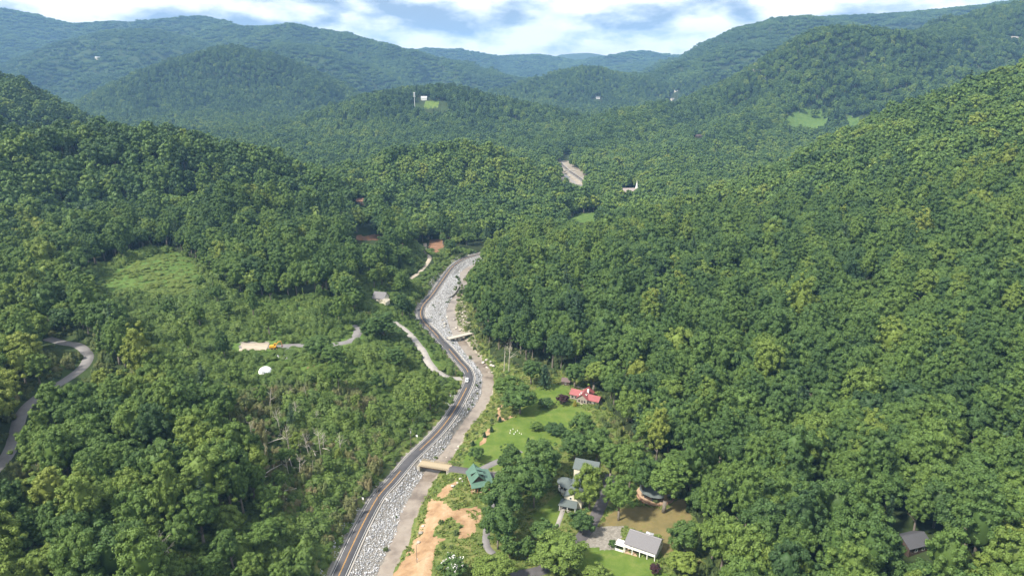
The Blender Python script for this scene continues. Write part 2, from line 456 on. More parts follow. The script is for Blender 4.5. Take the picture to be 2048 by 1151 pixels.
def foliage_mat(name, stops, translucent=0.20, attr=True, far=False):
    m, nt, out = new_mat(name)
    if attr:
        a = nd(nt, 'ShaderNodeAttribute', attribute_type='INSTANCER', attribute_name='tint')
        fac = a.outputs['Fac']
    else:
        a = nd(nt, 'ShaderNodeObjectInfo'); fac = a.outputs['Random']
    c = ramp_node(nt, fac, stops)
    g = nd(nt, 'ShaderNodeNewGeometry')
    ri = g.outputs['Random Per Island']
    val = math_node(nt, 'MULTIPLY_ADD', ri, 0.5)
    val.node.inputs[2].default_value = 0.75
    hsv = nd(nt, 'ShaderNodeHueSaturation')
    nt.links.new(c, hsv.inputs['Color']); nt.links.new(val, hsv.inputs['Value'])
    col = hsv.outputs[0]
    p = nd(nt, 'ShaderNodeBsdfPrincipled'); p.inputs['Roughness'].default_value = 0.6; p.inputs['Specular IOR Level'].default_value = 0.25
    nt.links.new(col, p.inputs['Base Color'])
    tr = nd(nt, 'ShaderNodeBsdfTranslucent')
    bright = mix_node(nt, 1.0, col, (1.25, 1.2, 0.6), 'MULTIPLY')
    nt.links.new(bright, tr.inputs['Color'])
    ms = nd(nt, 'ShaderNodeMixShader'); ms.inputs[0].default_value = translucent
    nt.links.new(p.outputs[0], ms.inputs[1]); nt.links.new(tr.outputs[0], ms.inputs[2])
    nt.links.new(ms.outputs[0], out.inputs['Surface'])
    return m
FOREST_STOPS = [(0.0, (.040, .080, .029)), (0.3, (.071, .128, .034)), (0.55, (.109, .175, .038)), (0.78, (.156, .214, .042)), (0.94, (.192, .236, .046)), (1.0, (.20, .11, .050))]
M_LEAF = foliage_mat('leaf', FOREST_STOPS)
M_NEEDLE = foliage_mat('needle', [(0, (.028, .060, .030)), (1, (.060, .098, .042))], 0.12)
M_KUDZU = foliage_mat('vine_leaf', [(0, (.062, .108, .026)), (0.5, (.104, .160, .034)), (1, (.155, .205, .044))], 0.25)
M_SCRUB = foliage_mat('scrub_leaf', [(0, (.060, .095, .030)), (0.5, (.110, .138, .042)), (1, (.17, .15, .07))], 0.2)
M_MAROON = foliage_mat('maroon_leaf', [(0, (.035, .016, .020)), (1, (.06, .026, .030))], 0.15)
M_GRASS = foliage_mat('grass_blade', [(0, (.10, .16, .032)), (0.6, (.17, .22, .05)), (1, (.27, .25, .09))], 0.3)
M_BLOSSOM = simple_mat('white_blossom', (.72, .68, .68), 0.7, .08)
M_RUSSET = foliage_mat('russet_leaf', [(0, (.20, .075, .035)), (1, (.30, .11, .05))], 0.15)
M_BARK = simple_mat('bark', (.17, .145, .12), .9, .3, 3.0, bump=.3)
M_PALEBARK = simple_mat('bleached_wood', (.40, .36, .31), .9, .2, 3.0)
M_DEADWOOD = simple_mat('dead_twig', (.24, .19, .16), .9, .25, 3.0)

# ground: zones are painted per vertex (what grows or lies there), broken up by noise
def ground_material():
    m, nt, out = new_mat('ground')
    za = nd(nt, 'ShaderNodeAttribute', attribute_name='zone_a'); zb = nd(nt, 'ShaderNodeAttribute', attribute_name='zone_b')
    sa = nd(nt, 'ShaderNodeSeparateColor'); nt.links.new(za.outputs['Color'], sa.inputs[0])
    sb = nd(nt, 'ShaderNodeSeparateColor'); nt.links.new(zb.outputs['Color'], sb.inputs[0])
    n_fine = noise_node(nt, 0.9, 6, 0.65, 'World'); n_mid = noise_node(nt, 0.16, 5, 0.6, 'World'); n_big = noise_node(nt, 0.02, 4, 0.55, 'World')
    n_far = noise_node(nt, 0.012, 8, 0.75, 'World')
    litter = ramp_node(nt, n_mid, [(.3, (.018, .024, .012)), (.55, (.028, .038, .016)), (.75, (.045, .046, .024))])  # leaf litter, darkened so its colour deepens the shade between crowns
    litter = mix_node(nt, ramp_node(nt, n_far, [(.4, (0, 0, 0)), (.62, (.6, .6, .6))]), litter, (.06, .095, .03))
    rough = ramp_node(nt, n_mid, [(.3, (.075, .115, .03)), (.5, (.14, .165, .05)), (.68, (.23, .20, .08))])
    rough = mix_node(nt, ramp_node(nt, n_fine, [(.35, (.4, .4, .4)), (.6, (0, 0, 0))]), rough, (.06, .10, .026))
    lawn = ramp_node(nt, n_mid, [(.3, (.070, .118, .022)), (.5, (.105, .155, .030)), (.7, (.155, .180, .048))])
    lawn = mix_node(nt, ramp_node(nt, n_fine, [(.4, (.3, .3, .3)), (.62, (0, 0, 0))]), lawn, (.07, .12, .02))
    dirt = ramp_node(nt, n_mid, [(.3, (.20, .12, .07)), (.45, (.31, .20, .115)), (.58, (.38, .26, .16)), (.72, (.44, .34, .23))])
    dirt = mix_node(nt, ramp_node(nt, n_fine, [(.3, (.5, .5, .5)), (.6, (0, 0, 0))]), dirt, (.30, .19, .105))
    gravel = ramp_node(nt, n_fine, [(.3, (.15, .14, .12)), (.5, (.22, .20, .175)), (.7, (.30, .28, .25))])
    dry = ramp_node(nt, n_mid, [(.3, (.13, .115, .05)), (.6, (.19, .15, .065)), (.75, (.15, .15, .05))])
    kud = ramp_node(nt, n_mid, [(.3, (.055, .105, .024)), (.55, (.09, .145, .034)), (.75, (.12, .165, .045))])
    silt = ramp_node(nt, n_mid, [(.3, (.19, .16, .13)), (.7, (.33, .29, .24))])
    def edge(ch):
        s = math_node(nt, 'ADD', ch, math_node(nt, 'MULTIPLY', math_node(nt, 'SUBTRACT', math_node(nt, 'ADD', math_node(nt, 'MULTIPLY', n_fine, .55), math_node(nt, 'MULTIPLY', n_mid, .45)), .5), 1.5))
        return math_node(nt, 'MULTIPLY', math_node(nt, 'SUBTRACT', s, .42), 6.0, True)
    c = litter
    for ch, colr in ((sa.outputs[0], rough), (sa.outputs[1], lawn), (sb.outputs[0], kud), (sb.outputs[1], dry), (sa.outputs[2], dirt), (sb.outputs[2], silt)):
        c = mix_node(nt, edge(ch), c, colr)
    zc = nd(nt, 'ShaderNodeAttribute', attribute_name='zone_c'); scn = nd(nt, 'ShaderNodeSeparateColor'); nt.links.new(zc.outputs['Color'], scn.inputs[0])
    c = mix_node(nt, edge(scn.outputs[0]), c, gravel)
    c = mix_node(nt, edge(scn.outputs[1]), c, ramp_node(nt, n_mid, [(.3, (.17, .09, .055)), (.7, (.29, .165, .10))]))
    c = mix_node(nt, edge(scn.outputs[2]), c, (.42, .38, .34))
    h = math_node(nt, 'ADD', math_node(nt, 'MULTIPLY', n_fine, 0.5), n_mid)
    principled(nt, out, c, 0.95, bump_node(nt, h, 0.7, 0.6), spec=0.1)
    return m
M_GROUND = ground_material()
def asphalt(name, base, rough=.85):
    m, nt, out = new_mat(name)
    f = noise_node(nt, 9.0, 5, .7, 'World'); g = noise_node(nt, .25, 4, .6, 'World')
    c = ramp_node(nt, f, [(.3, tuple(b * .8 for b in base)), (.7, tuple(b * 1.2 for b in base))])
    c = mix_node(nt, ramp_node(nt, g, [(.35, (0, 0, 0)), (.7, (.55, .55, .55))]), c, tuple(min(1, b * 1.55) for b in base))
    principled(nt, out, c, rough, spec=.2)
    return m
M_ROAD = asphalt('road_asphalt', (.068, .066, .071))
M_OLDROAD = asphalt('worn_asphalt', (.165, .155, .155))
M_CONC = asphalt('pale_concrete', (.27, .25, .23))
M_TAN = asphalt('tan_gravel', (.33, .28, .22))
M_DARKROAD = asphalt('dark_asphalt', (.095, .088, .092))
M_WHITE_LINE = simple_mat('white_line_paint', (.72, .71, .68), .6, .12, 3)
M_YELLOW_LINE = simple_mat('yellow_line_paint', (.70, .36, .05), .6, .12, 3)
def water_material():
    m, nt, out = new_mat('muddy_water')
    f = noise_node(nt, .12, 5, .6, 'World'); g = noise_node(nt, 1.4, 4, .6, 'World')
    c = ramp_node(nt, f, [(.32, (.12, .095, .075)), (.5, (.23, .19, .155)), (.62, (.27, .23, .19)), (.75, (.17, .14, .115))])
    principled(nt, out, c, .28, bump_node(nt, g, .25, .08), spec=.4)
    return m
M_WATER = water_material()
def rock_material(name, lo, hi):
    m, nt, out = new_mat(name)
    oi = nd(nt, 'ShaderNodeObjectInfo')
    f = noise_node(nt, 1.6, 5, .65, 'World')
    s = math_node(nt, 'ADD', math_node(nt, 'MULTIPLY', f, .6), math_node(nt, 'MULTIPLY', oi.outputs['Random'], .5))
    principled(nt, out, ramp_node(nt, s, [(.3, lo), (.8, hi)]), .85, spec=.2)
    return m
M_RIPRAP = rock_material('riprap_rock', (.26, .265, .28), (.60, .60, .62))
M_BOULDER = rock_material('creek_boulder', (.26, .235, .20), (.50, .46, .40))
# ------------------------------------------------------------------ object helpers
def link(o): COL.objects.link(o); return o
def props(o, label=None, cat=None, group=None, kind=None):
    if label: o['label'] = label
    if cat: o['category'] = cat
    if group: o['group'] = group
    if kind: o['kind'] = kind
    return o
def mesh_np(name, V, Q, mats, mat_idx=None, smooth=False):
    """mesh data from numpy: V (n,3), Q (m,3) or (m,4) or list of mixed faces"""
    me = bpy.data.meshes.new(name)
    V = np.asarray(V, np.float32)
    if isinstance(Q, list):
        me.from_pydata(V.tolist(), [], Q)
    else:
        Q = np.asarray(Q, np.int32); k = Q.shape[1]
        me.vertices.add(len(V)); me.vertices.foreach_set('co', V.ravel())
        me.loops.add(Q.size); me.loops.foreach_set('vertex_index', Q.ravel())
        me.polygons.add(len(Q))
        me.polygons.foreach_set('loop_start', np.arange(0, Q.size, k, dtype=np.int32))
        me.update(calc_edges=True)
    for m in (mats if isinstance(mats, (list, tuple)) else [mats]): me.materials.append(m)
    if mat_idx is not None: me.polygons.foreach_set('material_index', np.asarray(mat_idx, np.int32))
    if smooth: me.polygons.foreach_set('use_smooth', np.ones(len(me.polygons), bool))
    me.update()
    return me
def add_obj(name, me, parent=None, loc=None, rotz=0.0):
    o = bpy.data.objects.new(name, me)
    if parent is not None: o.parent = parent
    if loc is not None: o.location = loc
    if rotz: o.rotation_euler = (0, 0, rotz)
    return link(o)
def empty(name, loc, rotz=0.0, label=None, cat=None, group=None):
    o = bpy.data.objects.new(name, None); o.empty_display_size = 1.0
    o.location = loc; o.rotation_euler = (0, 0, rotz)
    return props(link(o), label, cat, group)

# ------------------------------------------------------------------ ground sheet
def px_poly(pts): return np.array([ground_px(u, v)[:2] for u, v in pts])
ZP = {
 'lawn': [(925, 922), (940, 893), (962, 872), (985, 850), (1000, 842), (1030, 834), (1055, 795), (1075, 772), (1110, 766), (1140, 775), (1130, 800), (1160, 815), (1185, 828), (1150, 850), (1135, 885), (1080, 897), (1030, 922), (1000, 938), (960, 938), (925, 932)],
 'lawn_b': [(1160, 1092), (1240, 1100), (1310, 1118), (1345, 1160), (1180, 1165), (1150, 1130)],
 'lawn_c': [(1100, 1000), (1122, 985), (1130, 1020), (1120, 1050), (1070, 1060), (1060, 1030)],
 'lawn_d': [(985, 942), (1012, 922), (1040, 930), (1010, 945)],
 'dry': [(1200, 1050), (1225, 1020), (1290, 1010), (1330, 1018), (1370, 990), (1385, 1050), (1345, 1100), (1322, 1110), (1320, 1070), (1250, 1052)],
 'dirt': [(740, 1260), (775, 1165), (805, 1120), (838, 1062), (853, 1032), (860, 998), (880, 1000), (905, 1018), (935, 1016), (958, 1008), (962, 1030), (952, 1062), (934, 1078), (914, 1075), (925, 1050), (900, 1036), (872, 1050), (866, 1072), (890, 1078), (872, 1092), (866, 1112), (862, 1165), (850, 1260)],
 'dirt2': [(872, 990), (892, 970), (915, 962), (905, 980), (885, 998)],
 'dirt3': [(994, 812), (1006, 808), (1000, 830), (1012, 836), (1026, 828), (1028, 833), (1010, 842), (992, 840)],
 'dirt4': [(973, 856), (982, 858), (970, 884), (958, 892)],
 'gravel': [(1160, 1080), (1192, 1054), (1245, 1052), (1240, 1078), (1232, 1100), (1170, 1094)],
 'gravel2': [(985, 944), (1002, 942), (1010, 962), (985, 985), (978, 960)],
 'pad': [(480, 682), (535, 683), (534, 698), (484, 703)],
 'meadow': [(185, 562), (240, 535), (345, 500), (385, 518), (410, 560), (390, 605), (300, 595), (220, 580)],
 'kudzu': [(170, 540), (320, 495), (400, 520), (470, 590), (640, 590), (725, 640), (800, 690), (885, 770), (840, 850), (770, 860), (700, 760), (600, 775), (420, 800), (300, 770), (190, 640)],
 'kudzu2': [(800, 640), (870, 690), (915, 745), (860, 735), (830, 690)],
 'scrub': [(420, 800), (600, 775), (720, 775), (790, 850), (765, 950), (705, 1050), (645, 1105), (560, 1000), (480, 900)],
 'sandbar': [(880, 640), (905, 600), (930, 600), (945, 660), (955, 690), (975, 745), (960, 735), (930, 690), (890, 670)],
 'redsoil': [(860, 478), (885, 478), (888, 500), (868, 508), (856, 498)],
 'redsoil2': [(712, 470), (760, 470), (765, 480), (715, 480)],
 'redsoil3': [(612, 727), (628, 729), (634, 738), (618, 741)],
 'far_meadow': [(1568, 245), (1585, 222), (1640, 215), (1660, 240), (1640, 262), (1575, 265)],
 'far_meadow2': [(1690, 235), (1735, 232), (1725, 255), (1690, 262)],
 'far_lawn': [(845, 200), (860, 203), (890, 212), (880, 218), (850, 210)],
 'far_grass': [(1120, 440), (1150, 430), (1225, 425), (1228, 440), (1150, 446)],
 'valley_edge': [(540, 1330), (1450, 1330), (1420, 1165), (1390, 1030), (1320, 960), (1245, 850), (1200, 790), (1170, 745), (1040, 735), (985, 715), (952, 640), (930, 560), (850, 620), (940, 750), (880, 870), (780, 980)],
}
ZPOLY = {k: px_poly(v) for k, v in ZP.items()}
def zone(key, x=None, y=None): return in_poly(px if x is None else x, py if y is None else y, ZPOLY[key])
def any_zone(keys, x=None, y=None):
    m = zone(keys[0], x, y)
    for k in keys[1:]: m = m | zone(k, x, y)
    return m
g_dr, g_sr, _ = line_dist(px, py, ROAD)
g_dc, g_sc, _ = line_dist(px, py, CREEK)
za = np.zeros((len(px), 4), np.float32); zb = za.copy(); zc = za.copy()
east = (g_sc < 0)
za[:, 0] = (zone('valley_edge') & (g_dr < 200) & (py < 640)) | zone('far_grass') | ((g_dr < 10) & (py < 700))
za[:, 1] = any_zone(['lawn', 'lawn_b', 'lawn_c', 'lawn_d', 'far_lawn'])
zb[:, 0] = any_zone(['kudzu', 'kudzu2', 'meadow', 'far_meadow', 'far_meadow2', 'far_grass'])
zb[:, 1] = zone('dry')
za[:, 2] = any_zone(['dirt', 'dirt2', 'dirt3', 'dirt4'])
zb[:, 2] = (g_dc < 3.4) | (zone('sandbar') & (g_dr > 9)) | (((g_dr < 40) | (g_dc < 40)) & (py > 1100) & (py < 1460) & (np.abs(px - 100) < 40))
between = (g_sr < 0) & (g_sc > 0)
zc[:, 0] = any_zone(['gravel', 'gravel2', 'pad']) | (between & (g_dr < 40) & (py < 700)) | (g_dr < 4.4)
zc[:, 1] = any_zone(['redsoil', 'redsoil2', 'redsoil3'])
za[:, 3] = zb[:, 3] = zc[:, 3] = 1
gme = mesh_np('ground', np.stack([px, py, pz], 1), Q, M_GROUND, smooth=True)
for nm, arr in (('zone_a', za), ('zone_b', zb), ('zone_c', zc)):
    at = gme.color_attributes.new(nm, 'FLOAT_COLOR', 'POINT'); at.data.foreach_set('color', arr.ravel())
props(add_obj('ground', gme), kind='structure', label='wooded hills and valley floor of grass, soil and leaf litter')

# ------------------------------------------------------------------ roads
def ribbon(P, offs, zoff, thick=0.0, zs=None):
    """strip along polyline P; offs: lateral offsets (left negative .. right positive) of its columns"""
    P = np.asarray(P, float)
    T = np.gradient(P[:, :2], axis=0); T /= np.linalg.norm(T, axis=1)[:, None] + 1e-9
    Nn = np.stack([T[:, 1], -T[:, 0]], 1)
    z = P[:, 2] if P.shape[1] > 2 else np.zeros(len(P))
    V, F = [], []
    n, k = len(P), len(offs)
    for j, o in enumerate(offs):
        dz = zoff if zs is None else zs[j]
        V.append(np.column_stack([P[:, 0] + Nn[:, 0] * o, P[:, 1] + Nn[:, 1] * o, z + dz]))
    V = np.vstack(V)
    a = np.arange(n - 1)
    for j in range(k - 1):
        F.append(np.stack([j * n + a, (j + 1) * n + a, (j + 1) * n + a + 1, j * n + a + 1], 1))
    return V, np.vstack(F)
ROAD_N = ROAD[(ROAD[:, 1] > 120) & (ROAD[:, 1] < 1500)]
HW = 2.6
def road_piece(name, offs, zoff, mat, P=ROAD_N, parent=None, zs=None):
    V, F = ribbon(P, offs, zoff, zs=zs)
    return add_obj(name, mesh_np(name, V, F, mat), parent)
hwy = road_piece('highway', [-HW - .45, -HW - .3, HW + .3, HW + .45], 0, M_ROAD, zs=[-.5, 0.0, 0.0, -.5])
props(hwy, kind='structure', label='dark two-lane highway winding up the valley')
edge_l = road_piece('edge_line', [-HW + .04, -HW + .15], .006, M_WHITE_LINE, parent=hwy)
edge_r = road_piece('edge_line', [HW - .15, HW - .04], .006, M_WHITE_LINE, parent=hwy)
# centre line: double yellow, with gaps where the lane and driveways join
seg_d = np.r_[0, np.cumsum(np.linalg.norm(np.diff(ROAD_N[:, :2], axis=0), axis=1))]
gaps = [at_z(816, 922)[:2], at_z(941, 760)[:2], at_z(888, 686)[:2]]
runs, cur = [], []
for p in ROAD_N:
    if min(np.hypot(*(p[:2] - g)) for g in gaps) < 7.5:
        if len(cur) > 3: runs.append(np.array(cur))
        cur = []
    else: cur.append(p)
runs.append(np.array(cur))
for r in runs:
    for s in (-1, 1):
        road_piece('centre_line', [s * .13 - .045, s * .13 + .045], .006, M_YELLOW_LINE, P=r, parent=hwy)
# pale concrete gutter along both edges
gut = road_piece('gutter', [-HW - 1.15, -HW - 1.0, -HW - .5], 0, M_CONC, parent=hwy, zs=[.06, -.05, -.04])
gut = road_piece('gutter', [HW + .5, HW + 1.0, HW + 1.2], 0, M_CONC, parent=hwy, zs=[-.04, -.03, .10])
LANE_LABEL = {
 'hill_road': ('narrow grey asphalt road curling up the wooded slope', M_OLDROAD), 'hill_driveway': ('grey gravel driveway across the kudzu hillside past the excavator', M_OLDROAD),
 'gravel_pad': ('broad pale gravel pad at the end of the hillside driveway', M_TAN),
 'bank_driveway': ('pale driveway climbing the bank beside the highway bend', M_CONC), 'upper_driveway': ('pale dirt driveway winding through trees above the highway', M_TAN),
 'meadow_lane': ('dark asphalt lane crossing the bridge toward the green-roofed cabin', M_DARKROAD), 'lawn_driveway': ('grey driveway slanting up across the lawn', M_OLDROAD),
 'house_driveway': ('dark asphalt driveway between the houses', M_DARKROAD), 'garden_path': ('grey gravel path beside tall dark trees', M_OLDROAD),
 'stone_walk': ('pale stone walk leading down from the turreted house', M_CONC), 'red_house_path': ('pale path curving behind the red-roofed house', M_TAN)}
for nm, (w, P) in SIDE_L.items():
    lab, mt = LANE_LABEL[nm]
    hw = w / 2
    parts = [P]
    if nm == 'meadow_lane':
        d1 = poly_dist(P[:, 0], P[:, 1], CREEK)[0]
        k = np.where(d1 < 9.0)[0]
        parts = [P[:k[0] + 1], P[k[-1]:]]
    if nm == 'meadow_lane' or nm == 'bank_driveway':
        d0 = poly_dist(P[:, 0], P[:, 1], ROAD)[0]
        f = np.argmax(d0 > HW + 0.8); parts[0] = parts[0][f:]
    root = None
    for q in parts:
        if len(q) < 2: continue
        o = road_piece(nm, [-hw - .5, -hw, 0, hw, hw + .5], 0, mt, P=q, parent=root, zs=[-.6, 0, .05, 0, -.6] if nm != 'gravel_pad' else [-.6, -.012, .03, -.012, -.6])
        if root is None: props(o, kind='structure', label=lab); root = o
        else: o.name = 'paved_end'
# ------------------------------------------------------------------ creek water
CR_N = CREEK[(CREEK[:, 1] > 120) & (CREEK[:, 1] < 1500)]
V, F = ribbon(CR_N, [-4.0, -2.0, 0, 2.0, 4.0], -3.62)
props(add_obj('creek', mesh_np('creek', V, F, M_WATER)), kind='structure', label='shallow brown creek running beside the highway')
# ------------------------------------------------------------------ plant shapes
def rand_dirs(n, r):
    v = r.normal(size=(n, 3)); return v / (np.linalg.norm(v, axis=1)[:, None] + 1e-9)
def leaf_quads(C, N, size, r, aspect=0.75):
    """one diamond-ish leaf spray per centre, facing N"""
    n = len(C)
    t = rand_dirs(n, r); t -= N * (t * N).sum(1)[:, None]; t /= np.linalg.norm(t, axis=1)[:, None] + 1e-9
    b = np.cross(N, t)
    s = (size * r.uniform(.65, 1.35, n))[:, None] * .5
    fold = N * s * r.uniform(-.25, .45, n)[:, None]
    V = np.stack([C - t * s, C + b * s * aspect - fold, C + t * s * 1.15, C - b * s * aspect - fold], 1).reshape(-1, 3)
    Qd = np.arange(4 * n).reshape(n, 4)
    return V, Qd
def blob(center, axes, r, nu=9, nv=6, jitter=.12):
    """small closed lumpy ellipsoid: the shaded inside of a crown"""
    V = [(0, 0, -1)]
    for j in range(1, nv):
        ph = math.pi * j / nv - math.pi / 2
        for i in range(nu):
            th = 2 * math.pi * i / nu + .3 * j
            V.append((math.cos(ph) * math.cos(th), math.cos(ph) * math.sin(th), math.sin(ph)))
    V.append((0, 0, 1)); V = np.array(V)
    V *= 1 + r.uniform(-jitter, jitter, len(V))[:, None]
    F = []
    for i in range(nu):
        F.append((0, 1 + (i + 1) % nu, 1 + i)); F.append((len(V) - 1, 1 + (nv - 2) * nu + i, 1 + (nv - 2) * nu + (i + 1) % nu))
    for j in range(nv - 2):
        for i in range(nu):
            a, b = 1 + j * nu + i, 1 + j * nu + (i + 1) % nu
            F.append((a, b, b + nu)); F.append((a, b + nu, a + nu))
    return V * np.asarray(axes) + np.asarray(center), np.array(F)
def tris_as_quads(F): return np.column_stack([F, F[:, 2]]) if len(F) else np.zeros((0, 4), int)
class Geo:
    """collects vertices and faces (lists, mixed sizes) with a material slot each"""
    def __init__(s): s.V, s.F, s.M, s.n = [], [], [], 0
    def add(s, V, F, mi=0):
        V = np.asarray(V, float); s.V.append(V)
        for f in np.asarray(F).tolist() if not isinstance(F, list) else F:
            s.F.append(tuple(int(i) + s.n for i in f)); s.M.append(mi)
        s.n += len(V)
    def mesh(s, name, mats, smooth=False): return mesh_np(name, np.vstack(s.V), s.F, mats, s.M, smooth)
def tube(p0, p1, r0, r1, n=6):
    p0, p1 = np.asarray(p0, float), np.asarray(p1, float)
    d = p1 - p0; d /= np.linalg.norm(d) + 1e-9
    a = np.cross(d, [0, 0, 1.0] if abs(d[2]) < .9 else [1.0, 0, 0]); a /= np.linalg.norm(a); b = np.cross(d, a)
    th = np.arange(n) * 2 * math.pi / n
    ring = np.cos(th)[:, None] * a + np.sin(th)[:, None] * b
    V = np.vstack([p0 + ring * r0, p1 + ring * r1])
    F = [(i, (i + 1) % n, n + (i + 1) % n, n + i) for i in range(n)] + [tuple(range(n))[::-1], tuple(range(n, 2 * n))]
    return V, F
def tube_path(G, pts, radii, n=6, mi=0):
    for (a, b, ra, rb) in zip(pts[:-1], pts[1:], radii[:-1], radii[1:]): G.add(*tube(a, b, ra, rb, n), mi)

def broadleaf(seed, H, Rr, base, nl, m, leaf, flat=1.0, lean=0.0, irregular=.18, droop=0.0):
    """returns (crown V, quads), trunk Geo. nl leafy lobes over an uneven egg-shaped envelope, m leaf sprays on each"""
    r = np.random.default_rng(seed)
    zc, hz = (H + base) / 2, (H - base) / 2
    d = rand_dirs(nl * 3, r); d = d[d[:, 2] > -.55][:nl]
    g = np.arange(len(d))
    # spread the lobes evenly (golden spiral with jitter)
    k = (g + .5) / len(d)
    zz = 1 - 1.55 * k; th = g * 2.39996 + r.uniform(-.35, .35, len(d)); rr = np.sqrt(np.maximum(0, 1 - zz * zz))
    d = np.stack([rr * np.cos(th), rr * np.sin(th), zz], 1)
    ax = np.array([Rr, Rr, hz])
    prof = 1 + irregular * r.normal(size=len(d))
    asym = 1 + .22 * np.cos(th - r.uniform(0, 6.28)) * rr
    P = d * ax * (.80 * prof * asym)[:, None]
    P[:, 2] *= flat
    P += np.array([lean, 0, zc])
    lr = Rr * (.15 + .24 * r.uniform(size=len(d)) ** 1.6) * (34 / max(nl, 34)) ** .25 if nl > 30 else Rr * r.uniform(.24, .40, len(d))
    VV, QQ, off = [], [], 0
    mm = np.maximum(14, m * (lr / (lr.mean() + 1e-9)) ** 1.7).astype(int)
    for p, q, dd, mq in zip(P, lr, d, mm):
        dirs = rand_dirs(int(mq * 1.9), r)
        keep = (dirs @ dd) + .55 * dirs[:, 2] > -.25
        dirs = dirs[keep][:mq]
        C = p + dirs * (q * r.uniform(.72, 1.08, len(dirs)))[:, None] * np.array([1, 1, .82])
        N = dirs + np.array([0, 0, .35]) + r.normal(size=dirs.shape) * .38
        N /= np.linalg.norm(N, axis=1)[:, None]
        V, Qd = leaf_quads(C, N, leaf, r)
        VV.append(V); QQ.append(Qd + off); off += len(V)
    for p, q in zip(P, lr):                              # the dense inside of every lobe
        V, F = blob(p - np.array([0, 0, q * .12]), (q * .74, q * .74, q * .62), r, 6, 4, .15)
        VV.append(V); QQ.append(tris_as_quads(F) + off); off += len(V)
    V, F = blob((lean, 0, zc), (Rr * .62, Rr * .62, hz * .66), r, 9, 6)
    VV.append(V); QQ.append(tris_as_quads(F) + off)
    T = Geo()
    tr = .018 * H + .06
    tube_path(T, [(0, 0, -1.2), (lean * .3, 0, base), (lean * .7, .1, zc), (lean, 0, H - hz * .35)], [tr * 1.35, tr, tr * .7, tr * .2], 7)
    for i in range(6):
        a = i * 1.05 + r.uniform(0, .6); z0 = base + (H - base) * (.05 + .07 * i)
        e = np.array([math.cos(a) * Rr * .62, math.sin(a) * Rr * .62, z0 + Rr * .45])
        tube_path(T, [(lean * .4, 0, z0), e], [tr * .45, tr * .12], 5)
    return (np.vstack(VV), np.vstack(QQ)), T
def conifer(seed, H, Rr, base, tiers, m, leaf):
    r = np.random.default_rng(seed)
    C, N = [], []
    for k in range(tiers):
        f = k / (tiers - 1); z = base + (H - base) * (f ** .9); rad = Rr * (1 - f) ** .8 + .35
        nb = max(5, int(9 * (1 - .5 * f))); a0 = r.uniform(0, 6.28)
        for b in range(nb):
            a = a0 + b * 2 * math.pi / nb + r.uniform(-.25, .25); L = rad * r.uniform(.7, 1.12)
            for j in range(m):
                s = (j + .6) / m * L
                C.append((math.cos(a) * s + r.normal() * .18, math.sin(a) * s + r.normal() * .18, z - .10 * s * s / max(L, .5) + r.normal() * .12 + .1 * s))
                n = np.array([r.normal() * .35, r.normal() * .35, 1.0]); N.append(n / np.linalg.norm(n))
    V, Qd = leaf_quads(np.array(C), np.array(N), leaf, r, .8)
    V2, F2 = blob((0, 0, base + (H - base) * .42), (Rr * .30, Rr * .30, (H - base) * .42), r, 7, 6)
    T = Geo(); tube_path(T, [(0, 0, -1), (0, 0, H * .5), (0, 0, H * .97)], [.34, .22, .04], 6)
    return (np.vstack([V, V2]), np.vstack([Qd, tris_as_quads(F2) + len(V)])), T
def mound(seed, Rr, H, m, leaf, lumps=7):
    r = np.random.default_rng(seed); VV, QQ, off = [], [], 0
    for i in range(lumps):
        a, s = r.uniform(0, 6.28), Rr * .62 * math.sqrt(r.uniform(0, 1))
        c = np.array([math.cos(a) * s, math.sin(a) * s, H * r.uniform(.05, .35)]); q = Rr * r.uniform(.34, .6); hz = H * r.uniform(.4, .75)
        dirs = rand_dirs(m * 2, r); dirs = dirs[dirs[:, 2] > -.1][:m]
        C = c + dirs * np.array([q, q, hz]) * r.uniform(.85, 1.08, len(dirs))[:, None]
        N = dirs + np.array([0, 0, .5]) + r.normal(size=dirs.shape) * .32; N /= np.linalg.norm(N, axis=1)[:, None]
        V, Qd = leaf_quads(C, N, leaf, r); VV.append(V); QQ.append(Qd + off); off += len(V)
        V, F = blob(c, (q * .85, q * .85, hz * .82), r, 7, 5); VV.append(V); QQ.append(tris_as_quads(F) + off); off += len(V)
    return np.vstack(VV), np.vstack(QQ)
def vine_tower(seed, H, Rr, m, leaf):
    """a snag hung with vines: a leaning draped column"""
    r = np.random.default_rng(seed); C, N = [], []
    lean = r.uniform(-.12, .12, 2)
    VV, QQ, off = [], [], 0
    zs = np.linspace(.8, H, int(H / 1.3))
    for z in zs:
        f = z / H; q = Rr * (1.25 - .75 * f) * r.uniform(.7, 1.25)
        c = np.array([lean[0] * z + r.normal() * .3 * Rr, lean[1] * z + r.normal() * .3 * Rr, z])
        dirs = rand_dirs(m, r)
        P = c + dirs * np.array([q, q, 1.1]) * r.uniform(.8, 1.1, m)[:, None]
        n = dirs + np.array([0, 0, .3]) + r.normal(size=dirs.shape) * .3; n /= np.linalg.norm(n, axis=1)[:, None]
        V, Qd = leaf_quads(P, n, leaf, r); VV.append(V); QQ.append(Qd + off); off += len(V)
        V, F = blob(c, (q * .8, q * .8, 1.0), r, 6, 4); VV.append(V); QQ.append(tris_as_quads(F) + off); off += len(V)
    T = Geo(); tube_path(T, [(0, 0, -1), (lean[0] * H, lean[1] * H, H + .6)], [.25, .08], 6)
    return (np.vstack(VV), np.vstack(QQ)), T
